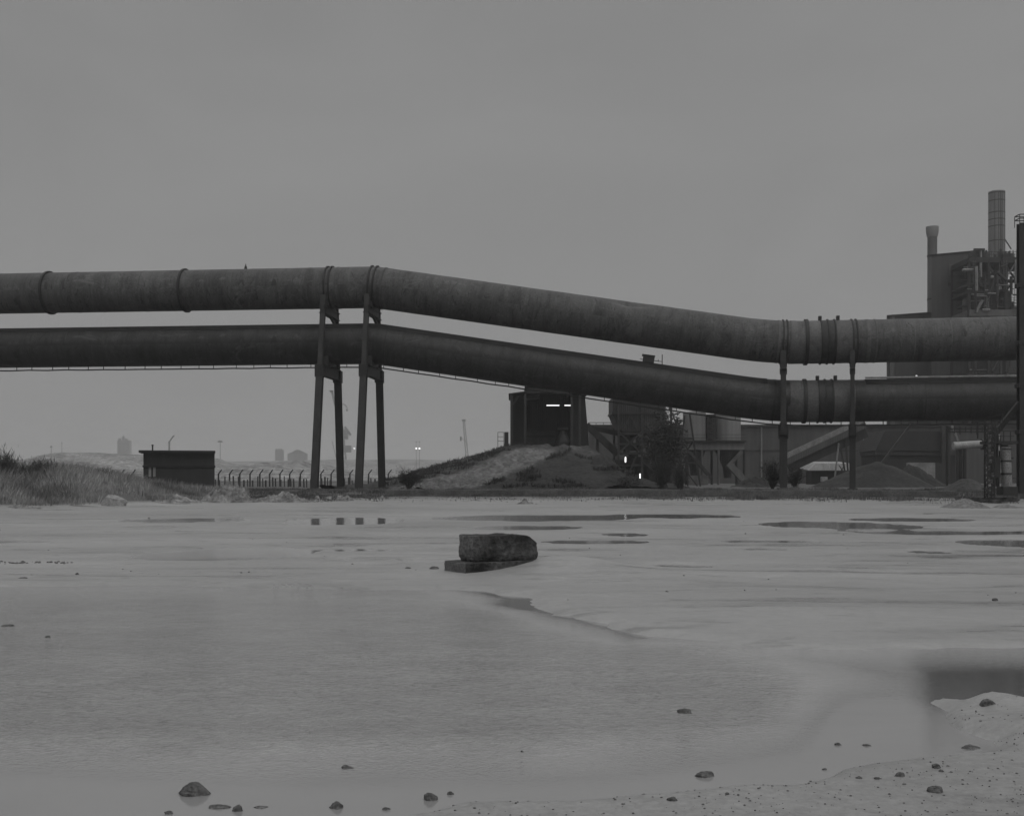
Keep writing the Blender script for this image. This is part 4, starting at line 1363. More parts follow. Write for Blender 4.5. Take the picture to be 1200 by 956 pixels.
def mound_mesh():
    pxs = np.array([p[0] for p in mprof], float); pys = np.array([p[1] for p in mprof], float)
    nx, ny = 220, 90
    px = np.linspace(436, 760, nx); yt = np.interp(px, pxs, pys)
    Hc = CAMH - (yt - HY) / F * YM
    X = np.repeat(((px - CX) / F * YM)[None, :], ny, 0)
    Y = np.repeat(np.linspace(108, 195, ny)[:, None], nx, 1)
    # cross profile: slope up from the kerb, flat behind
    xl = X
    slope = np.clip((Y - 110) / (YM - 110), 0, 1)
    Hh = np.repeat((Hc - PLATEAU)[None, :], ny, 0)
    z = PLATEAU + np.clip(Hh, 0, None) * np.minimum(1, slope ** 0.9 * 1.0)
    # dark cone spilling forward in front of the shed
    cx_, cy_ = W(660, 0, 140).x, 138.0
    r = np.hypot((X - cx_) / 9.3, (Y - cy_) / 21)
    cone = PLATEAU + 5.0 * np.clip(1 - r, 0, 1)
    z = np.maximum(z, cone)
    z = z + .4 * fbm(X * .6, Y * .5, 401, 5) + .35 * fbm(X * .2, Y * .15, 405, 3)
    # wheel ruts of the ramp
    rx = X - (W(545, 0, 125).x + (Y - 118) * (W(640, 0, 150).x - W(545, 0, 125).x) / 28)
    z = z - .25 * np.exp(-((rx - 1.0) / .45) ** 2) - .25 * np.exp(-((rx + 1.0) / .45) ** 2)
    z = np.where(Y > 175, z - (Y - 175) * .35, z)
    return X, Y, z


def mound_mat():
    m, nt, b = new_mat('mound_earth')
    pos = nd(nt, 'ShaderNodeNewGeometry').outputs['Position']
    at = nd(nt, 'ShaderNodeVertexColor', layer_name='zone').outputs['Color']
    n1 = noise_node(nt, pos, .35, 6, .65); n2 = noise_node(nt, pos, 2.2, 5, .6); n3 = noise_node(nt, pos, .9, 6, .7, (1.2, .25, 1), .8)
    dark = ramp(nt, n1, [(.36, .026), (.64, .055)])
    track = ramp(nt, n3, [(.36, .09), (.64, .23)])
    c = mixc(nt, at, dark, track)
    c = mixc(nt, .7, c, ramp(nt, n2, [(.3, .4), (.7, 1.6)]), 'MULTIPLY')
    lk(nt, c, b.inputs['Base Color']); b.inputs['Roughness'].default_value = .9; b.inputs['Specular IOR Level'].default_value = .25
    bump(nt, b, n2, 1.0, .5)
    return m


Xm, Ym, Zm = mound_mesh()
mound = grid_obj('earth_mound', Xm, Ym, lambda a, c: Zm, mound_mat(), 'structure')
mound['label'] = 'earth mound with a rutted pale track climbing to the tipping shed'
# which soil lies where: the worn track and the pale apron
rx = Xm - (W(545, 0, 125).x + (Ym - 118) * (W(640, 0, 150).x - W(545, 0, 125).x) / 28)
trk = (1 - sstep(3.0, 5.6, np.abs(rx + .2 + .9 * fbm(Xm * .3, Ym * .2, 411, 3)))) * (1 - sstep(146, 156, Ym))
apr = (1 - sstep(1.5, 4.0, np.abs(Xm - W(672, 0, 145).x))) * sstep(134, 139, Ym) * (1 - sstep(150, 158, Ym)) * .35
lef = .22 * sstep(W(600, 0, 140).x, W(520, 0, 140).x, Xm)
zone = np.clip(np.maximum(np.maximum(trk, apr), lef), 0, 1).ravel()
ca = mound.data.color_attributes.new('zone', 'FLOAT_COLOR', 'POINT')
ca.data.foreach_set('color', np.stack([zone, zone, zone, np.ones_like(zone)], -1).ravel().astype(np.float32))


def zgrid(Xa, Ya, Za, x, y):
    i = np.argmin(np.abs(Ya[:, 0] - y)); j = np.argmin(np.abs(Xa[0] - x)); return float(Za[i, j])


# dense scrub on the mound's left shoulder (one mass)
pts = []
r_ = np.random.default_rng(31)
for k in range(30000):
    px = r_.uniform(452, 625) if k % 2 else r_.uniform(560, 748); Y = r_.uniform(114, 168) if k % 2 else r_.uniform(110, 138)
    x = (px - CX) / F * Y
    i = np.argmin(np.abs(Ym[:, 0] - Y)); j = np.argmin(np.abs(Xm[0] - x)); z = Zm[i, j]
    if zone.reshape(Xm.shape)[i, j] > .3: continue
    if float(fbm(x * .4, Y * .3, 77, 3)) < (-.1 if k % 2 else .26): continue
    pts.append((x, Y, z, r_.uniform(.15, .55), r_.uniform(.04, .09)))
ms = blades('mound_undergrowth', pts, 'bush', 'stuff', .9); ms['label'] = 'dark undergrowth on the left shoulder of the mound'

YS = 152.0
sb = W(643, 523, YS); zf = sb.z - .4
shed = thing('tipping_shed', (sb.x, YS, zf), 'open fronted dark steel shed on top of the mound with strip lights inside', 'shed')


def SX(px, Y=YS): return W(px, 0, Y).x
def SZ(py_, Y=YS): return W(0, py_, Y).z


dS = 11.0
# left bay: post, sloping roof and side sheet
m = MB(); m.prism([(SX(598), YS + .4, zf), (SX(598), YS + .4, SZ(463)), (SX(600), YS + .4, SZ(462.7)), (SX(600), YS + .4, zf)], (0, dS, 0)); m.build('side_wall', 'shed_in', shed)
m = MB(); m.prism([(SX(600.2), YS + 4.5, zf), (SX(600.2), YS + 4.5, SZ(462.7)), (SX(616), YS + 4.5, SZ(460.5)), (SX(616), YS + 4.5, zf)], (0, .2, 0)); m.build('inner_wall', 'shed_in', shed)
m = MB(); m.prism([(SX(671), YS + 1.6, zf - 1.2), (SX(671), YS + 1.6, SZ(462)), (SX(686.5), YS + 1.6, SZ(464)), (SX(689.5), YS + 1.6, SZ(500)), (SX(692), YS + 1.6, zf - 1.2)], (0, dS - 1.4, 0)); m.build('side_wall', 'shed_in', shed)
m = MB(); m.box(((SX(616) + SX(669)) / 2, YS + dS, (zf + SZ(452.5)) / 2), (SX(671) - SX(610), .25, SZ(452.5) - zf)); m.build('back_wall', 'hopper', shed)
m = MB(); m.prism([(SX(596), YS - .3, SZ(462.4)), (SX(616), YS - .3, SZ(459.8)), (SX(616), YS - .3, SZ(453)), (SX(668), YS - .3, SZ(453)), (SX(668), YS - .3, SZ(460.5)), (SX(687.5), YS - .3, SZ(463.5)), (SX(687.5), YS - .3, SZ(462.2)), (SX(669), YS - .3, SZ(459)), (SX(669), YS - .3, SZ(451.8)), (SX(615), YS - .3, SZ(451.8)), (SX(615), YS - .3, SZ(458.6)), (SX(596), YS - .3, SZ(461.2))], (0, dS + .8, 0)); m.build('roof', 'shed_band', shed)
m = MB(); m.box(((SX(616) + SX(668)) / 2, YS + .1, SZ(457)), (SX(668) - SX(616) - .1, .3, SZ(453.3) - SZ(460.5))); m.build('lintel', 'steel_dark', shed)
for px in (599.5, 615.5, 670, 679.5):
    m = MB(); m.ibeam((SX(px), YS, zf - .3), (SX(px), YS, SZ(461)), .3, .3, (0, 1, 0)); m.build('post', 'steel_mid', shed)
m = MB(); m.bar((SX(601), YS + .05, SZ(474)), (SX(608), YS + .05, SZ(463.5)), .18); m.build('brace', 'steel_mid', shed)
m = MB(); m.box(((SX(616) + SX(652)) / 2, YS + dS - 2, SZ(511)), (SX(654) - SX(616), 3.6, SZ(503) - SZ(519))); m.build('tipping_wall', 'steel_mid', shed)
m = MB(); m.box(((SX(616) + SX(652)) / 2, YS + dS - 3.9, SZ(509)), (SX(653) - SX(616), .12, .3)); m.build('ledge', 'shed_band', shed)
for px0, px1 in ((640.5, 655.5), (661.5, 670)):
    Yl = YS + 4.0; m = MB(); a = W(px0, 475, Yl); b = W(px1, 475, Yl); m.box((a + b) / 2, (b.x - a.x, .16, .15)); m.build('strip_light', 'lamp', shed)
    m = MB(); m.box((a + b) / 2 + Vector((0, .05, .17)), (b.x - a.x + .2, .3, .12)); m.build('light_fitting', 'steel_mid', shed)
    m = MB(); m.bar((a + b) / 2 + Vector((0, .05, .2)), ((a + b) / 2).xy.to_3d() + Vector((0, .05, SZ(453))), .06); m.build('light_fitting', 'steel_dark', shed)
# machine in the bay
m = MB(); xm_ = SX(661); m.lathe((xm_, YS + 2.4, zf - .1), [(1.15, 0), (1.05, 1.2), (.55, 2.2), (.42, 2.8)], 16); m.box((xm_, YS + 2.4, zf + 3.0), (1.5, 1.2, .35))
m.build('chute', 'steel_dark', shed)
# tubes and pipework beneath the roof
m = MB()
for py_, d_ in ((465, .16), (468, .1)): m.tube((SX(617), YS + 1.2, SZ(py_)), (SX(632), YS + 1.2, SZ(py_ - 2)), d_, d_, 8)
m.build('pipework', 'steel_mid', shed)
# side rail with a solid panel
rl = thing('guard_rail', (SX(589), YS - 1, SZ(522)), 'pale guard rail with a dark panel beside the tipping shed', 'railing')
m = MB(); z0 = zgrid(Xm, Ym, Zm, SX(589), YS - 1) - .2; z1 = SZ(506.5)
for px in (583.5, 590.5): m.bar((SX(px), YS - 1, z0), (SX(px), YS - 1, z1), .09)
for py_ in (506.8, 512, 517): m.bar((SX(583.5), YS - 1.002, SZ(py_)), (SX(590.5), YS - 1.002, SZ(py_)), .08)
m.build('rail_frame', 'steel_pale', rl)
m = MB(); m.box((SX(593.5), YS - .95, (z0 + z1) / 2), (SX(596) - SX(591.2), .1, z1 - z0)); m.build('panel', 'steel_dark', rl)

# dark spoil tongue falling to the right of the mound
heap('spoil_heap', 702, 574, 527, 130, 34, 60, 'dark spoil tongue falling right from the tipping shed', 'earth_dark', 421, 1.1, .08, group='dark spoil heaps')

# ================================================================== RIGHT-HAND PLANT
def bx(name, px0, px1, py0, py1, Y, dep, mat, parent, bevel=0.0, z0=None):
    a = W(px0, py0, Y); b = W(px1, py1, Y)
    zb_ = b.z if z0 is None else z0
    m = MB(); m.box(((a.x + b.x) / 2, Y + dep / 2, (a.z + zb_) / 2), (abs(b.x - a.x), dep, abs(a.z - zb_)))
    return m.build(name, mat, parent, bevel)


# long low works building
YB = 215.0
hall = thing('works_hall', W(940, 573, YB), 'long low dark clad hall running behind the silos and conveyor', 'building')
m = MB(); a = W(690, 500, YB); b = W(1330, 500, YB)
m.box(((a.x + b.x) / 2, YB + 15, (a.z + PLATEAU) / 2), (b.x - a.x, 30, a.z - PLATEAU)); m.build('wall', 'clad', hall)
m = MB(); m.box(((a.x + b.x) / 2, YB + 15, a.z + .2), (b.x - a.x + .8, 31, .4)); m.build('roof', 'steel_mid', hall)
for px in (892, 1012):
    m = MB(); x = W(px, 0, YB).x; m.tube((x, YB - .2, PLATEAU), (x, YB - .2, a.z), .16, .16, 8); m.build('downpipe', 'steel_pale', hall)
m = MB(); p0 = W(690, 495, YB); p1 = W(725, 495, YB)
for z in (p0.z, p0.z - .8): m.bar((p0.x, YB + .5, z), (p1.x, YB + .5, z), .12)
for k in range(5): x = p0.x + (p1.x - p0.x) * k / 4; m.bar((x, YB + .5, a.z), (x, YB + .5, p0.z), .1)
m.build('roof_rail', 'steel_mid', hall)
m = MB(); m.box((W(930, 0, YB).x, YB - .06, W(0, 528, YB).z), (W(1080, 0, YB).x - W(870, 0, YB).x, .1, .25)); m.build('cladding_seam', 'steel_mid', hall)

# hall behind the upper pipe and the tall plant block
YP = 235.0
YP6 = YP + 6
low = thing('works_hall', W(1065, 573, YP + 12), 'grey mid height hall showing between the pipes below the tall plant block', 'building')
m = MB(); z0 = PLATEAU
m.prism([(W(1039, 0, YP6).x, YP + 6, z0), (W(1300, 0, YP6).x, YP + 6, z0), (W(1300, 0, YP6).x, YP + 6, W(0, 352, YP6).z), (W(1039, 0, YP6).x, YP + 6, W(0, 371, YP6).z)], (10.5, 25, 0)); m.build('wall', 'clad', low)
m = MB(); m.prism([(W(1038.5, 0, YP6).x, YP + 5.6, W(0, 371, YP6).z), (W(1300, 0, YP6).x, YP + 5.6, W(0, 352, YP6).z), (W(1300, 0, YP6).x, YP + 5.6, W(0, 350.6, YP6).z), (W(1038.5, 0, YP6).x, YP + 5.6, W(0, 369.6, YP6).z)], (10.8, 26, 0)); m.build('roof', 'steel_mid', low)
m = MB(); m.tube((W(1056, 0, YP).x, YP + 5.5, z0), (W(1056, 0, YP).x, YP + 5.5, W(0, 372, YP6).z), .5, .5, 10); m.build('downpipe', 'clad_pale', low)
blkb = thing('plant_block', W(1114, 573, YP), 'tall plain grey clad plant block with a paler patch near its top', 'building')
m = MB(); m.prism([(W(1091.5, 0, YP).x, YP, z0), (W(1160, 0, YP).x, YP, z0), (W(1160, 0, YP).x, YP, W(0, 295.5, YP).z), (W(1140, 0, YP).x, YP, W(0, 295.0, YP).z), (W(1091.5, 0, YP).x, YP, W(0, 299.5, YP).z)], (7.2, 16, 0)); m.build('wall', 'clad', blkb)
m = MB(); m.prism([(W(1091, 0, YP).x, YP - .3, W(0, 299.5, YP).z), (W(1140, 0, YP).x, YP - .3, W(0, 295, YP).z), (W(1140, 0, YP).x, YP - .3, W(0, 294, YP).z), (W(1091, 0, YP).x, YP - .3, W(0, 298.5, YP).z)], (7.4, 16.6, 0)); m.build('roof', 'clad_dark', blkb)
bx('cladding_patch', 1112.5, 1132, 310, 322.5, YP - .12, .1, 'clad_pale', blkb)
bx('vent', 1112, 1115.5, 331, 335, YP - .3, .25, 'steel_dark', blkb)

# chimneys
def chimney(px, r_px, pyt, Y, mat, label, cap=None, panels=False):
    sc = Y / F; b = W(px, 0, Y); b.z = PLATEAU
    zt = W(0, pyt, Y).z - PLATEAU
    t = thing('chimney', b, label, 'chimney', 'chimneys of the plant')
    r = r_px * sc
    m = MB(); m.lathe(b, [(r * 1.06, 0), (r, zt)], 32); o = m.build('stack', mat, t); smooth_angle(o, 40)
    if cap:
        z0_ = W(0, cap, Y).z - PLATEAU
        m = MB(); m.lathe(b, [(r * 1.02, z0_ - .3), (r * 1.12, z0_), (r * 1.28, z0_ + (zt - z0_) * .35), (r * 1.34, zt), (r * 1.1, zt + .02)], 32); o = m.build('cap', 'stack_cap', t); smooth_angle(o, 40)
        for py_ in (351, 300):
            zz_ = W(0, py_, Y).z - PLATEAU; m = MB(); m.lathe(b, [(r * 1.12, zz_ - .15), (r * 1.12, zz_ + .15)], 32); m.build('band', 'steel_mid', t)
    if panels:
        for py_ in (227, 236, 250, 258, 266, 283):
            zz_ = W(0, py_, Y).z - PLATEAU; m = MB(); m.lathe(b, [(r * 1.012, zz_ - .1), (r * 1.012, zz_ + .1)], 32); m.build('band', 'steel_mid', t)
        m = MB()
        for a in (-2.2, -1.78, -1.3, -.8):
            m.bar(b + Vector((r * 1.01 * math.cos(a), r * 1.01 * math.sin(a), zt * .7)), b + Vector((r * 1.01 * math.cos(a), r * 1.01 * math.sin(a), zt - .3)), .08)
        m.build('seam', 'steel_mid', t)
        m = MB(); a = -1.45
        for s in (-.2, .2): m.bar(b + Vector((r * 1.06 * math.cos(a) + s, r * 1.06 * math.sin(a), zt * .6)), b + Vector((r * 1.06 * math.cos(a) + s, r * 1.06 * math.sin(a), zt - .2)), .07)
        m.build('ladder', 'steel_mid', t)
        m = MB(); m.bar(W(1176, 278, Y), W(1185, 292, Y), .22); m.build('stay', 'steel_mid', t)
    return t


chimney(1092.5, 5.4, 266, YP + 20, 'stack_old', 'slimmer sooty chimney with a flared pale cap left of the plant block', cap=277)
chimney(1168, 9.2, 225, YP + 30, 'stack', 'thicker pale panelled chimney, the tallest thing in view', panels=True)

# open steel structure beside the block
YL = 226.0
fr = thing('plant_structure', W(1165, 573, YL), 'open steel plant framework with platforms and vessels beside the tall block', 'plant frame')
zg = PLATEAU


def LZ(py_): return W(0, py_, YL).z
def LX(px): return W(px, 0, YL).x


for px in (1135.5, 1158.5, 1179, 1200, 1225):
    for dy in (0, 9):
        m = MB(); m.ibeam((LX(px), YL + dy, zg), (LX(px), YL + dy, LZ(305)), .5, .5, (0, 1, 0)); m.build('column', 'steel_dark', fr)
for py_, th, mt in ((305, 1.1, 'steel_dark'), (333, .5, 'steel_dark'), (342, .5, 'steel_dark'), (325, .25, 'steel_mid'), (356, .25, 'steel_mid'), (367, 1.3, 'clad_pale'), (397, .8, 'steel_mid'), (440, .8, 'steel_dark'), (470, .7, 'steel_mid'), (505, .7, 'steel_dark'), (535, .6, 'steel_dark')):
    x1_ = 1158 if py_ in (333, 342) else 1226
    dp_ = 3 if py_ in (325, 356) else 10
    m = MB(); m.box(((LX(1135) + LX(x1_)) / 2, YL + 4.5, LZ(py_)), (LX(x1_) - LX(1135), dp_, th)); m.build('platform', mt, fr)
    m = MB()
    for dz in (.55, 1.1): m.bar((LX(1135), YL - .4, LZ(py_) + th / 2 + dz), (LX(x1_), YL - .4, LZ(py_) + th / 2 + dz), .07)
    for k in range(15): x = LX(1135) + (LX(x1_) - LX(1135)) * k / 14; m.bar((x, YL - .4, LZ(py_)), (x, YL - .4, LZ(py_) + th / 2 + 1.1), .06)
    m.build('railing', 'steel_mid', fr)
for (x0, x1_, y0, y1) in ((1179, 1200, 312, 342), (1158.5, 1179, 312, 342), (1135.5, 1158.5, 370, 396), (1158.5, 1179, 445, 500), (1135.5, 1158.5, 445, 500), (1179, 1200, 445, 500), (1135.5, 1158.5, 510, 570), (1179, 1200, 510, 570)):
    m = MB(); m.bar((LX(x0), YL, LZ(y0)), (LX(x1_), YL, LZ(y1)), .3); m.bar((LX(x1_), YL + .35, LZ(y0)), (LX(x0), YL + .35, LZ(y1)), .3); m.build('cross_brace', 'steel_dark', fr)
for px, py0, py1, r, mt in ((1150, 309, 366, 1.5, 'hopper'), (1170, 318, 366, 1.7, 'hopper'), (1186, 335, 366, 1.6, 'clad_dark'), (1163, 325, 366, .4, 'steel_pale'), (1143, 345, 366, 1.0, 'clad'), (1147, 445, 500, 2.2, 'hopper'), (1190, 445, 503, 2.0, 'clad'), (1172, 450, 503, 1.0, 'steel_mid')):
    m = MB(); c = Vector((LX(px), YL + 4, LZ(py1))); h = LZ(py0) - LZ(py1)
    m.lathe(c, [(r * .4, 0), (r, h * .18), (r, h * .85), (r * .55, h * .97), (r * .3, h)], 20); o = m.build('vessel', mt, fr); smooth_angle(o, 40)
m = MB()
rk2 = random.Random(12)
for k in range(46):
    x = rk2.uniform(1137, 1196); y = rk2.choice((350, 355, 360, 363, 320, 326, 338, 452, 460, 480, 492)); 
    p = Vector((LX(x), YL + rk2.uniform(.5, 5), LZ(y))); d_ = Vector((rk2.uniform(-2.5, 2.5), 0, 0)) if rk2.random() < .5 else Vector((0, 0, rk2.uniform(1, 4)))
    m.tube(p, p + d_, rk2.uniform(.08, .28), None, 8)
m.build('pipework', 'steel_mid', fr)
for k in range(70):
    x = rk2.uniform(1137, 1192); y = rk2.uniform(310, 368) if k < 52 else rk2.uniform(428, 444)
    p = Vector((LX(x), YL - rk2.uniform(.1, 1.2), LZ(y))); v = rk2.random()
    d_ = Vector((rk2.uniform(-3, 3), 0, 0)) if v < .4 else (Vector((0, 0, rk2.uniform(1, 6))) if v < .8 else Vector((rk2.uniform(-2, 2), 0, rk2.uniform(-3, 3))))
    m = MB(); m.tube(p, p + d_, rk2.choice((.07, .1, .16, .3)), None, 8); m.build('service_pipe', rk2.choice(('steel_dark', 'steel_dark', 'steel_mid', 'steel_mid2', 'steel_pale')), fr)
for py0, py1, px in ((306, 333, 1140), (342, 367, 1153), (306, 340, 1176), (340, 367, 1188)):
    m = MB()
    for s_ in (-.25, .25): m.bar((LX(px) + s_, YL - .8, LZ(py1)), (LX(px) + s_, YL - .8, LZ(py0)), .07)
    for q in range(14): zq = LZ(py1) + (LZ(py0) - LZ(py1)) * q / 14; m.bar((LX(px) - .25, YL - .8, zq), (LX(px) + .25, YL - .8, zq), .05)
    m.build('ladder', 'steel_mid2', fr)
m = MB(); p0 = W(1160, 345, YL - .2); m.tube(p0, W(1170, 318, YL - .2), .5, .5, 10); m.tube(W(1170, 318, YL - .2), W(1178, 340, YL - .2), .4, .4, 10); m.build('duct', 'hopper', fr)
bx('roof_cabin', 1141.5, 1152.5, 293.5, 301, YL, 3, 'steel_dark', fr)
m = MB()
for px in (1141.5, 1147, 1152): m.bar((LX(px), YL - .3, LZ(304)), (LX(px), YL - .3, LZ(293)), .3)
m.bar((LX(1140.5), YL - .3, LZ(293)), (LX(1153), YL - .3, LZ(293)), .45); m.build('hoist_frame', 'steel_dark', fr)
m = MB()
for k in range(20): x = LX(1154 + k * 2.1); m.bar((x, YL + 1, LZ(303)), (x, YL + 1, LZ(303) + rk2.uniform(1.0, 2.2)), rk2.choice((.08, .12, .3)))
m.tube((LX(1184), YL + 4, LZ(303)), (LX(1184), YL + 4, LZ(297)), 1.0, .8, 14); m.tube((LX(1192), YL + 4, LZ(303)), (LX(1192), YL + 4, LZ(293)), 1.4, 1.0, 14); m.build('roof_fittings', 'steel_mid', fr)
m = MB(); m.lathe(W(1074, 441.2, YP - 2) , [(.08, 0), (.2, .08), (.2, .24), (.08, .3)], 12)
wl = thing('flood_lamp', W(1074, 443, YP - 2), 'small lit lamp glowing in front of the grey hall between the pipes', 'lamp')
m.build('lamp', 'lamp_dim', wl)
m = MB(); m.bar(Vector((W(1074, 0, YP - 2).x, YP - 1.6, PLATEAU)), Vector((W(1074, 0, YP - 2).x, YP - 1.6, W(0, 441, YP).z)), .2); m.build('pole', 'steel_mid', wl)

# ---------------- dark hopper frame
YK = 165.0
hp = thing('loading_hopper', W(740, 574, YK), 'dark steel hopper tower with lattice bracing right of the mound', 'hopper')


def KX(px, Y=YK): return W(px, 0, Y).x
def KZ(py_, Y=YK): return W(0, py_, Y).z


m = MB(); m.prism([(KX(718), YK, KZ(466)), (KX(718), YK, KZ(485)), (KX(726), YK, KZ(504)), (KX(730), YK, KZ(506)), (KX(768), YK, KZ(506)), (KX(780), YK, KZ(492)), (KX(780), YK, KZ(466))], (0, 7, 0)); m.build('bin', 'hopper', hp)
m = MB(); m.box(((KX(717) + KX(781)) / 2, YK + 3.4, KZ(484)), (KX(781) - KX(717), 7.6, .3)); m.build('bin_rib', 'steel_dark', hp)
for px in (724.5, 752, 786):
    for dy in (-.4, 6.6):
        m = MB(); m.ibeam((KX(px), YK + dy, PLATEAU - .2), (KX(px), YK + dy, KZ(468)), .3, .3, (0, 1, 0)); m.build('leg', 'steel_mid' if dy < 0 and px < 780 else 'steel_dark', hp)
for (x0, x1_, y0, y1) in ((731, 739, 504, 486), (739, 747, 486, 504), (724.5, 752, 506, 531), (752, 724.5, 506, 531), (752, 786, 500, 536), (786, 752, 500, 536), (736, 745, 556, 535), (752, 786, 540, 570), (770, 792, 535, 562)):
    m = MB(); m.bar((KX(x0), YK - .45, KZ(y0)), (KX(x1_), YK - .45, KZ(y1)), .22); m.build('brace', 'steel_mid', hp)
for py_ in (508, 520, 531, 545):
    m = MB(); m.box(((KX(726) + KX(784)) / 2, YK + 3, KZ(py_)), (KX(784) - KX(726), 6.3, .3)); m.build('floor_plate', 'steel_dark', hp)
rk3 = random.Random(8)
m = MB()
for k in range(34):
    x = rk3.uniform(730, 790); y = rk3.uniform(508, 570); wv = rk3.uniform(.5, 2.4)
    m.box((KX(x), YK + rk3.uniform(1, 5), KZ(y)), (wv, rk3.uniform(.5, 2.), rk3.uniform(.4, 2.0)), rk3.uniform(0, 1))
m.build('machinery', 'steel_dark', hp)
m = MB()
for k in range(26):
    x = rk3.uniform(755, 800); y = rk3.uniform(474, 506)
    p = Vector((KX(x), YK + rk3.uniform(0, 5), KZ(y))); q = p + Vector((rk3.uniform(-2, 2), rk3.uniform(-1, 1), rk3.uniform(-1.4, 1.4))); m.bar(p, q, rk3.uniform(.1, .35))
m.build('pipework', 'steel_dark', hp)
for nm, px, y0, y1, w_ in (('tube_light', 733, 535.5, 541.5, .17), ('tube_light', 750, 555, 567, .17), ('tube_light', 733, 550.2, 551.6, .15)):
    a = W(px, y0, YK - 1.2); b = W(px, y1, YK - 1.2); m = MB(); m.box((a + b) / 2, (w_, .12, a.z - b.z)); m.build(nm, 'lamp_far', hp)
    m = MB(); m.box((a + b) / 2 + Vector((0, .16, 0)), (w_ * 1.6, .15, a.z - b.z + .3)); m.build('light_fitting', 'steel_dark', hp)
# sloping conveyor down from the shed to the hopper
cv = thing('conveyor', W(705, 570, 168), 'short dark conveyor sloping down from the tipping shed to the hopper', 'conveyor')
m = MB(); m.bar(W(687, 498, 168), W(724, 532, 168), 1.0, 1.0); m.build('belt_frame', 'steel_mid', cv)
m = MB(); m.bar(W(690, 501, 168), W(745, 512, 169), .7, .8); m.build('belt_frame', 'steel_dark', cv)
for px, y0 in ((697, 508), (703, 508)):
    m = MB(); m.bar(W(700, y0, 168), Vector((W(px, 0, 168).x, 168, PLATEAU)), .3); m.build('leg', 'steel_mid', cv)

# ---------------- pale silos
YO = 172.0
si = thing('silo', W(837, 574, YO), 'pair of pale flat topped silos on legs with hoppers and a chute below', 'silo')
si['label'] = 'pale twin drum silo on legs with cone hoppers and a chute below'


def OX(px): return W(px, 0, YO).x
def OZ(py_): return W(0, py_, YO).z


for x0, x1_ in ((802.5, 829.5), (840.5, 871)):
    r = (OX(x1_) - OX(x0)) / 2; c = ((OX(x0) + OX(x1_)) / 2, YO + r, OZ(516.5))
    m = MB(); m.lathe(c, [(r, 0), (r, OZ(484) - OZ(516.5)), (r * .96, OZ(483) - OZ(516.5)), (.3, OZ(480.5) - OZ(516.5))], 40); o = m.build('drum', 'silo', si); smooth_angle(o, 35)
    m = MB(); m.lathe((c[0], c[1], OZ(560)), [(.6, 0), (.75, 1.6), (r * .97, OZ(527.6) - OZ(560))], 28); o = m.build('cone', 'hopper', si); smooth_angle(o, 35)
m = MB(); m.box(((OX(829) + OX(841)) / 2, YO + 1.6, (OZ(485) + OZ(516)) / 2), (OX(840) - OX(830), 1.4, OZ(485) - OZ(516))); m.build('stair_shaft', 'hopper', si)
m = MB()
for k in range(9): m.bar((OX(831 + (k % 2) * 8), YO + .7, OZ(486 + k * 3.3)), (OX(839 - (k % 2) * 8), YO + .7, OZ(489.3 + k * 3.3)), .16)
m.build('stair', 'steel_mid', si)
m = MB(); m.box(((OX(802) + OX(871.5)) / 2, YO + 2.2, (OZ(518) + OZ(527)) / 2), (OX(871.5) - OX(802), 5.4, OZ(518) - OZ(527))); m.build('ring_beam', 'silo', si)
m = MB(); m.box(((OX(800) + OX(873)) / 2, YO + 1.9, OZ(517)), (OX(873) - OX(800), 6.2, .22)); m.build('walkway', 'steel_dark', si)
m = MB()
for z in (.5, 1.0): m.bar((OX(800), YO - 1.1, OZ(517) + z), (OX(873), YO - 1.1, OZ(517) + z), .05)
m.build('railing', 'steel_dark', si)
for px in (803.5, 821.5, 841, 871):
    for dy in (-.6, 5.2):
        m = MB(); m.tube((OX(px), YO + dy, PLATEAU - .2), (OX(px), YO + dy, OZ(527)), .2, .2, 10); m.build('leg', 'steel_mid2' if px in (821.5, 841) and dy < 0 else 'steel_dark', si)
m = MB(); m.bar((OX(868), YO - .9, OZ(529)), (OX(853), YO - .9, OZ(545)), .5, .5); m.bar((OX(852), YO - 1.2, OZ(543)), (OX(872), YO - 1.8, OZ(566)), 1.0, .8); m.build('chute', 'steel_mid2', si)
m = MB(); m.bar((OX(806), YO - .9, OZ(529)), (OX(832), YO - .9, OZ(560)), .5, .5); m.build('chute', 'hopper', si)
bx('store_wall', 806, 830, 557, 574, YO - 1.6, .8, 'kerb', si)
# pylon of angle iron in front
YA = 150.0
py_t = thing('lattice_pylon', W(808, 577, YA), 'dark tapering lattice pylon in front of the pale silos', 'pylon')
m = MB()
for s, e in (((802, 487), (792, 579)), ((808, 484), (822, 579))):
    m.bar(W(*s, YA), W(*e, YA), .22, .22)
for y, x0, x1_ in ((514, 797, 813), (542, 796, 817)): m.bar(W(x0 - 8 if y == 514 else x0, y, YA - .15), W(x1_, y, YA - .15), .22)
for s, e in (((799, 516), (806, 527)), ((806, 527), (813, 516)), ((797, 541), (812, 516)), ((796, 542), (819, 572)), ((806, 528), (806, 579))): m.bar(W(*s, YA + .2), W(*e, YA + .2), .16)
m.build('frame', 'steel_dark', py_t)

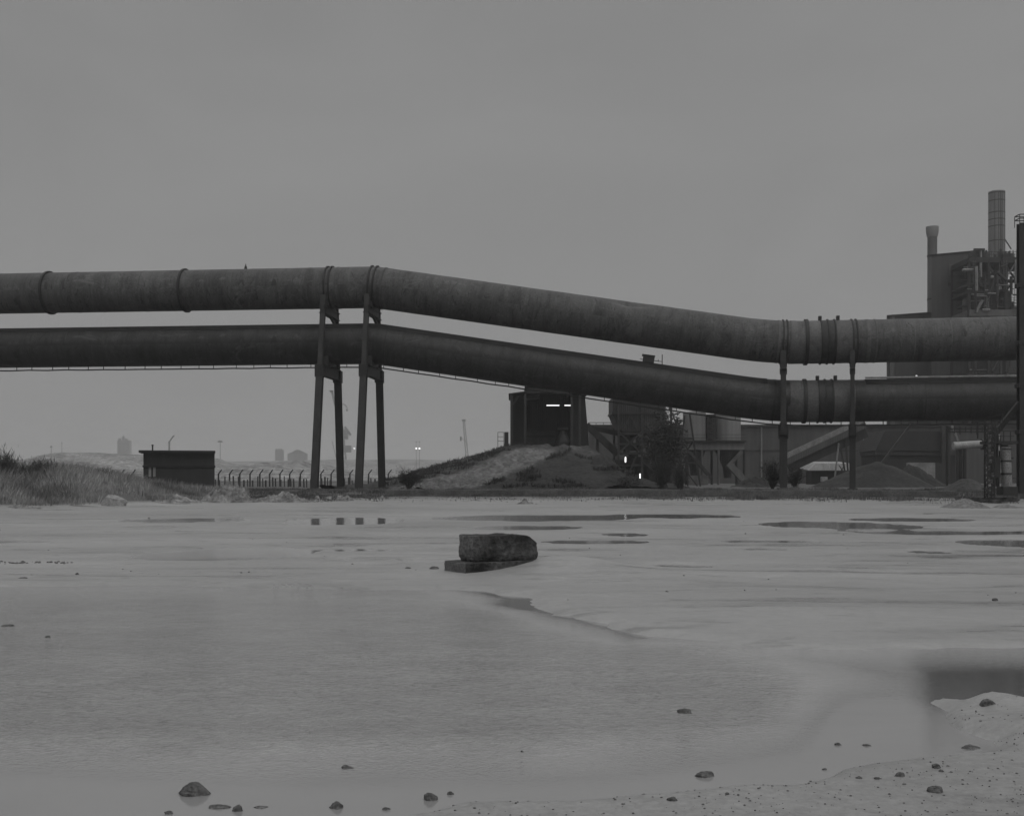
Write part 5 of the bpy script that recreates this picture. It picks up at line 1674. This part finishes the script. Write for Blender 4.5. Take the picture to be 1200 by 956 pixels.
# ---------------- inclined gallery and small shelter
YC = 170.0
ic = thing('conveyor', W(985, 572, YC), 'long pale topped conveyor gallery rising right behind the uprights', 'conveyor')
m = MB(); m.bar(W(921, 541, YC), W(1013, 498, YC), .9, 1.6, (0, 1, 0)); m.build('gallery', 'clad', ic)
m = MB(); m.bar(W(921, 536.5, YC), W(1013, 493.5, YC), 1.3, .3, (0, 1, 0)); o = m.build('gallery_roof', 'steel_pale', ic)
m = MB(); m.bar(W(924, 548, YC + .4), W(1015, 507, YC + .4), 1.4, .7, (0, 1, 0)); m.build('underside', 'steel_dark', ic)
for s, e in (((983, 519), (977, 571)), ((984, 519), (990, 552)), ((991, 516), (995, 571))):
    m = MB(); m.bar(W(*s, YC - .3), W(*e, YC - .3), .22); m.build('leg', 'steel_mid' if s[0] != 983 else 'steel_pale', ic)
m = MB()
for s, e in (((983, 545), (990, 555)), ((990, 545), (983, 555))): m.bar(W(*s, YC - .3), W(*e, YC - .3), .12)
m.build('cross_brace', 'steel_mid', ic)
sh = thing('flat_shelter', W(972, 572, 185), 'low shelter with a white flat roof under the conveyor gallery', 'shelter')
m = MB(); m.prism([W(948, 551, 182), W(996, 551, 182), W(996, 543, 182.2), W(956, 543, 182.2)], (0, 6, .4)); m.build('roof', 'white', sh)
bx('wall', 951, 995, 551.8, 560, 184, 3.6, 'clad_dark', sh, z0=PLATEAU - .2)
wb_ = thing('white_tank', W(966, 572, 176), 'small square white tank in front of the low shelter', 'tank')
m = MB(); m.box(W(966.5, 561.5, 176) + Vector((0, .4, 0)), (.95, .8, .8)); m.build('tank_body', 'white', wb_, .05)
m = MB(); m.box(W(966.5, 567, 176) + Vector((0, .4, 0)), (1.1, .9, .14))
for dx in (-.4, .4): m.box(Vector((W(966.5, 0, 176).x + dx, 176.4, (PLATEAU + W(0, 567, 176).z) / 2)), (.12, .12, W(0, 567, 176).z - PLATEAU + .2))
m.build('stand', 'steel_mid', wb_)

# dark ore piles
heap('ore_heap', 1028, 579, 536, 128, 98, 84, 'broad dark ore heap behind the thinner upright trestle', 'ore_grey', 431, .9, .07, group='dark ore heaps')
heap('ore_heap', 1066, 578, 541, 140, 30, 58, 'darker steep ore heap overlapping the broad one on its right', 'earth_dark', 432, 1.1, .1, group='dark ore heaps')
heap('ore_heap', 885, 576, 556, 128, 40, 45, 'low dark heap below the silo chute', 'earth_dark', 433, .9, .25, group='dark ore heaps')
rw = thing('retaining_wall', W(1082, 566, 168), 'pale stained concrete wall behind the dark ore heaps', 'wall')
bx('face', 1064, 1096, 542, 566, 168, .8, 'concrete', rw, z0=PLATEAU - .2)
bx('return', 1095.8, 1104, 542.6, 566, 169, .8, 'steel_mid', rw, z0=PLATEAU - .2)
# dark lean-to in front of the hall
ln = thing('lean_to', W(1075, 572, 196), 'dark sheeted lean-to shed behind the retaining wall', 'shed')
m = MB(); m.prism([W(1026, 528, 196), W(1037, 505, 196), W(1104, 505, 196), W(1104, 528, 196)], (0, 10, 0)); m.build('roof', 'clad_dark', ln)
bx('wall', 1026, 1120, 533, 570, 197, 8, 'clad_dark', ln, z0=PLATEAU - .1)
bx('fascia', 1026, 1122, 528.4, 533, 196.4, 8.6, 'steel_mid', ln)
for px in (1105, 1111):
    m = MB(); m.box((W(px, 0, 195).x, 195, (PLATEAU + W(0, 500, 195).z) / 2), (.6, .6, W(0, 500, 195).z - PLATEAU)); m.build('post', 'steel_dark', ln)
st = thing('strut', W(1035, 541, 158), 'thin inclined steel strut crossing before the dark lean-to', 'strut')
m = MB(); m.bar(W(1068, 497, 158), W(1032, 544, 158), .32); m.build('bar', 'steel_mid', st)
m = MB(); m.box(W(1068, 497, 158), (.6, .6, .6)); m.build('cleat', 'steel_dark', st)

# ---------------- white pipe stand and right-hand machine
YW = 118.0
wp = thing('pipe_stand', W(1128, 568, YW), 'stubby white horizontal pipe on dark legs', 'pipe')
m = MB(); m.tube(W(1117, 522.5, YW), W(1150, 520.5, YW), .42, .42, 20); m.build('white_pipe', 'white', wp)
m = MB(); m.tube(W(1150, 520.5, YW), W(1153.5, 520.3, YW), .6, .6, 20); m.build('flange', 'steel_dark', wp)
for px, mt in ((1122.5, 'steel_mid'), (1126, 'steel_dark'), (1130.5, 'steel_dark')):
    m = MB(); a = W(px, 526, YW); m.bar((a.x, a.y, PLATEAU - .3), (a.x, a.y, a.z + .1), .26); m.build('leg', mt, wp)
m = MB(); m.bar(W(1115.5, 499, YW), W(1123, 518, YW), .24); m.build('stay', 'steel_pale', wp)
YQ = 64.0
mc = thing('gas_machine', W(1172, 588, YQ), 'cluttered dark machine with lattice ladder tower and pale column at the right edge', 'machine')


def CXm(px): return W(px, 0, YQ).x
def CZm(py_): return W(0, py_, YQ).z


zg2 = -.05
m = MB(); m.box((CXm(1173), YQ + 1, (CZm(583) + zg2) / 2), (CXm(1193) - CXm(1153), 1.8, CZm(583) - zg2)); m.box((CXm(1158), YQ - .4, (CZm(585) + zg2) / 2), (CXm(1166) - CXm(1151), 1.0, CZm(585) - zg2)); m.build('plinth', 'concrete_dark', mc, .03)
m = MB(); lattice(m, Vector((CXm(1157), YQ - .3, CZm(584))), Vector((CXm(1157.5), YQ - .3, CZm(497))), .42, .42, 15, .06); m.build('ladder_tower', 'steel_dark', mc)
m = MB()
for k in range(9): m.box((CXm(1155 + (k * 37) % 7), YQ - .3, CZm(580 - k * 8)), (.12, .14, .24))
m.build('fitting', 'steel_pale', mc)
m = MB(); m.tube((CXm(1183), YQ + .3, CZm(570)), (CXm(1181), YQ + .3, CZm(524)), .28, .28, 18); m.build('pale_column', 'steel_pale', mc)
m = MB()
for py_ in (527, 541, 556): m.lathe((CXm(1182), YQ + .3, CZm(py_)), [(.31, 0), (.33, .05), (.31, .1)], 18)
m.build('collar', 'steel_mid', mc)
m = MB(); m.tube((CXm(1175), YQ + 1, CZm(570)), (CXm(1175), YQ + 1, CZm(500)), .18, .18, 14); m.build('column', 'steel_mid', mc)
m = MB(); m.box((CXm(1183), YQ + .3, CZm(575)), (.9, .9, .5)); m.build('column_base', 'steel_dark', mc, .03)
m = MB(); m.box((CXm(1168), YQ + .4, CZm(548)), (.54, .6, 1.1)); m.box((CXm(1168), YQ + .4, CZm(536.5)), (.6, .66, .08)); m.build('cabinet', 'steel_dark', mc)
m = MB(); m.box((CXm(1178), YQ + .8, CZm(518)), (CXm(1196) - CXm(1160), 1.2, .15)); m.build('platform', 'steel_mid', mc)
m = MB()
for px in (1162, 1170, 1178, 1186): m.bar((CXm(px), YQ + .2, CZm(518)), (CXm(px), YQ + .2, CZm(505)), .045)
for py_ in (505, 511): m.bar((CXm(1161), YQ + .2, CZm(py_)), (CXm(1190), YQ + .2, CZm(py_)), .045)
m.build('railing', 'steel_mid', mc)
m = MB(); pass
for px, py_, dx, dz in ((1186, 510, .5, .28), (1189, 527, .3, .55), (1190, 546, .3, .9), (1176.5, 556, .14, 1.2)):
    m = MB(); m.box((CXm(px), YQ + 2.2, CZm(py_)), (dx, .2, dz)); m.build('bright_gap', 'white', mc)  # white boxes standing in for bright sky gaps behind the machine
m = MB()
rk4 = random.Random(15)
for k in range(26):
    p = Vector((CXm(rk4.uniform(1160, 1192)), YQ + rk4.uniform(.6, 2), CZm(rk4.uniform(500, 582)))); d_ = Vector((rk4.uniform(-.5, .5), 0, 0)) if rk4.random() < .45 else Vector((0, 0, rk4.uniform(.3, 1.1)))
    m = MB(); m.tube(p, p + d_, rk4.uniform(.02, .06), None, 8); m.build('service_pipe', 'steel_dark', mc)
m = MB(); m.tube((CXm(1164), YQ + .6, CZm(518)), (CXm(1161.5), YQ + .6, CZm(497)), .06, .06, 8); m.build('pale_tube', 'steel_pale', mc)
m = MB()
for k in range(8): m.bar(W(1112 + k * 6.5, 500, 108), W(1112 + k * 6.5, 507 + (k % 3), 108), .09)
for y in (502.5, 506): m.bar(W(1109, y, 108), W(1166, y, 108), .12)
m.bar(W(1110, 499, 108), Vector((W(1110, 0, 108).x, 108, PLATEAU - .2)), .16); m.bar(W(1164, 499, 108), Vector((W(1164, 0, 108).x, 108, PLATEAU - .2)), .16)
pb = m.build('pipe_bridge', 'steel_mid', None)
tag(pb, 'thin service pipe bridge just below the lower pipe by the machine', 'pipe bridge')

# ================================================================== HAZE
hz = MB(); hz.box((0, 1900, 45), (5200, 4000, 110))
me_h = hz.build('haze', M['lamp'])
hm = bpy.data.materials.new('haze_air'); hm.use_nodes = True
nt = hm.node_tree; nt.nodes.clear()
out = nt.nodes.new('ShaderNodeOutputMaterial'); pv = nt.nodes.new('ShaderNodeVolumePrincipled')
pv.inputs['Color'].default_value = (1, 1, 1, 1); pv.inputs['Density'].default_value = 0.00034; pv.inputs['Anisotropy'].default_value = 0.2
nt.links.new(pv.outputs[0], out.inputs['Volume'])
me_h.data.materials.clear(); me_h.data.materials.append(hm)
me_h['kind'] = 'stuff'; me_h['label'] = 'thin grey haze over the yard and horizon'

# ================================================================== SKY, SUN, CAMERA
w = bpy.data.worlds.new('World'); S.world = w; w.use_nodes = True
nt = w.node_tree
bg = nt.nodes['Background']; bg.inputs['Strength'].default_value = 0.1
SUN_EL, SUN_ROT = math.radians(48), math.radians(150)
sky = nd(nt, 'ShaderNodeTexSky', sky_type='NISHITA'); sky.sun_disc = False
sky.sun_elevation = SUN_EL; sky.sun_rotation = SUN_ROT; sky.dust_density = 4.0
bw = nd(nt, 'ShaderNodeRGBToBW'); lk(nt, sky.outputs[0], bw.inputs[0])
tcg = nd(nt, 'ShaderNodeTexCoord').outputs['Generated']
sp = nd(nt, 'ShaderNodeSeparateXYZ'); lk(nt, tcg, sp.inputs[0])
mr = nd(nt, 'ShaderNodeMapRange'); mr.inputs['From Min'].default_value = 0.0; mr.inputs['From Max'].default_value = 1.0
lk(nt, sp.outputs['Z'], mr.inputs['Value'])
# overcast: even towards the horizon, brighter overhead
cr = nd(nt, 'ShaderNodeValToRGB'); e = cr.color_ramp.elements
e[0].position, e[0].color = 0.0, (0.262,) * 3 + (1,)
e[1].position, e[1].color = 1.0, (0.74,) * 3 + (1,)
for p, v in ((0.10, .252), (0.25, .245), (0.42, .238), (0.55, .40)):
    k = e.new(p); k.color = (v, v, v, 1)
lk(nt, mr.outputs[0], cr.inputs[0])
c1 = noise_node(nt, tcg, 2.2, 6, .5, (1.0, 1.0, 2.6), .6)
cl = ramp(nt, c1, [(0.32, .93), (0.68, 1.05)])
ov = mixc(nt, 1.0, cr.outputs[0], cl, 'MULTIPLY')
sc10 = mixc(nt, 1.0, ov, (10, 10, 10, 1), 'MULTIPLY')
fin = mixc(nt, 0.04, sc10, bw.outputs[0])
lk(nt, fin, bg.inputs['Color'])

sl = bpy.data.lights.new('sun', 'SUN'); sl.energy = 0.5; sl.angle = math.radians(60); sl.color = (1, .985, .96)
so = bpy.data.objects.new('sun', sl); COL.objects.link(so)
dv = Vector((math.sin(SUN_ROT) * math.cos(SUN_EL), math.cos(SUN_ROT) * math.cos(SUN_EL), math.sin(SUN_EL)))
so.rotation_euler = (-dv).to_track_quat('-Z', 'Y').to_euler()

cam = bpy.data.cameras.new('camera'); co = bpy.data.objects.new('camera', cam); COL.objects.link(co)
co.location = (0, 0, CAMH); co.rotation_euler = (math.pi / 2, 0, 0)
cam.sensor_width = 36; cam.lens = 36 * F / 1200
cam.shift_y = (HY - 478) / 1200
cam.clip_start = 0.1; cam.clip_end = 20000
S.camera = co

S.view_settings.view_transform = 'Standard'; S.view_settings.look = 'None'
S.view_settings.exposure = 0; S.view_settings.gamma = 1; S.view_settings.use_curve_mapping = False
S.render.engine = 'CYCLES'
S.cycles.use_denoising = True
S.cycles.max_bounces = 6; S.cycles.diffuse_bounces = 3; S.cycles.glossy_bounces = 3; S.cycles.volume_bounces = 1
S.cycles.transparent_max_bounces = 8
S.cycles.sample_clamp_indirect = 4
S.cycles.use_adaptive_sampling = True; S.cycles.adaptive_threshold = 0.02
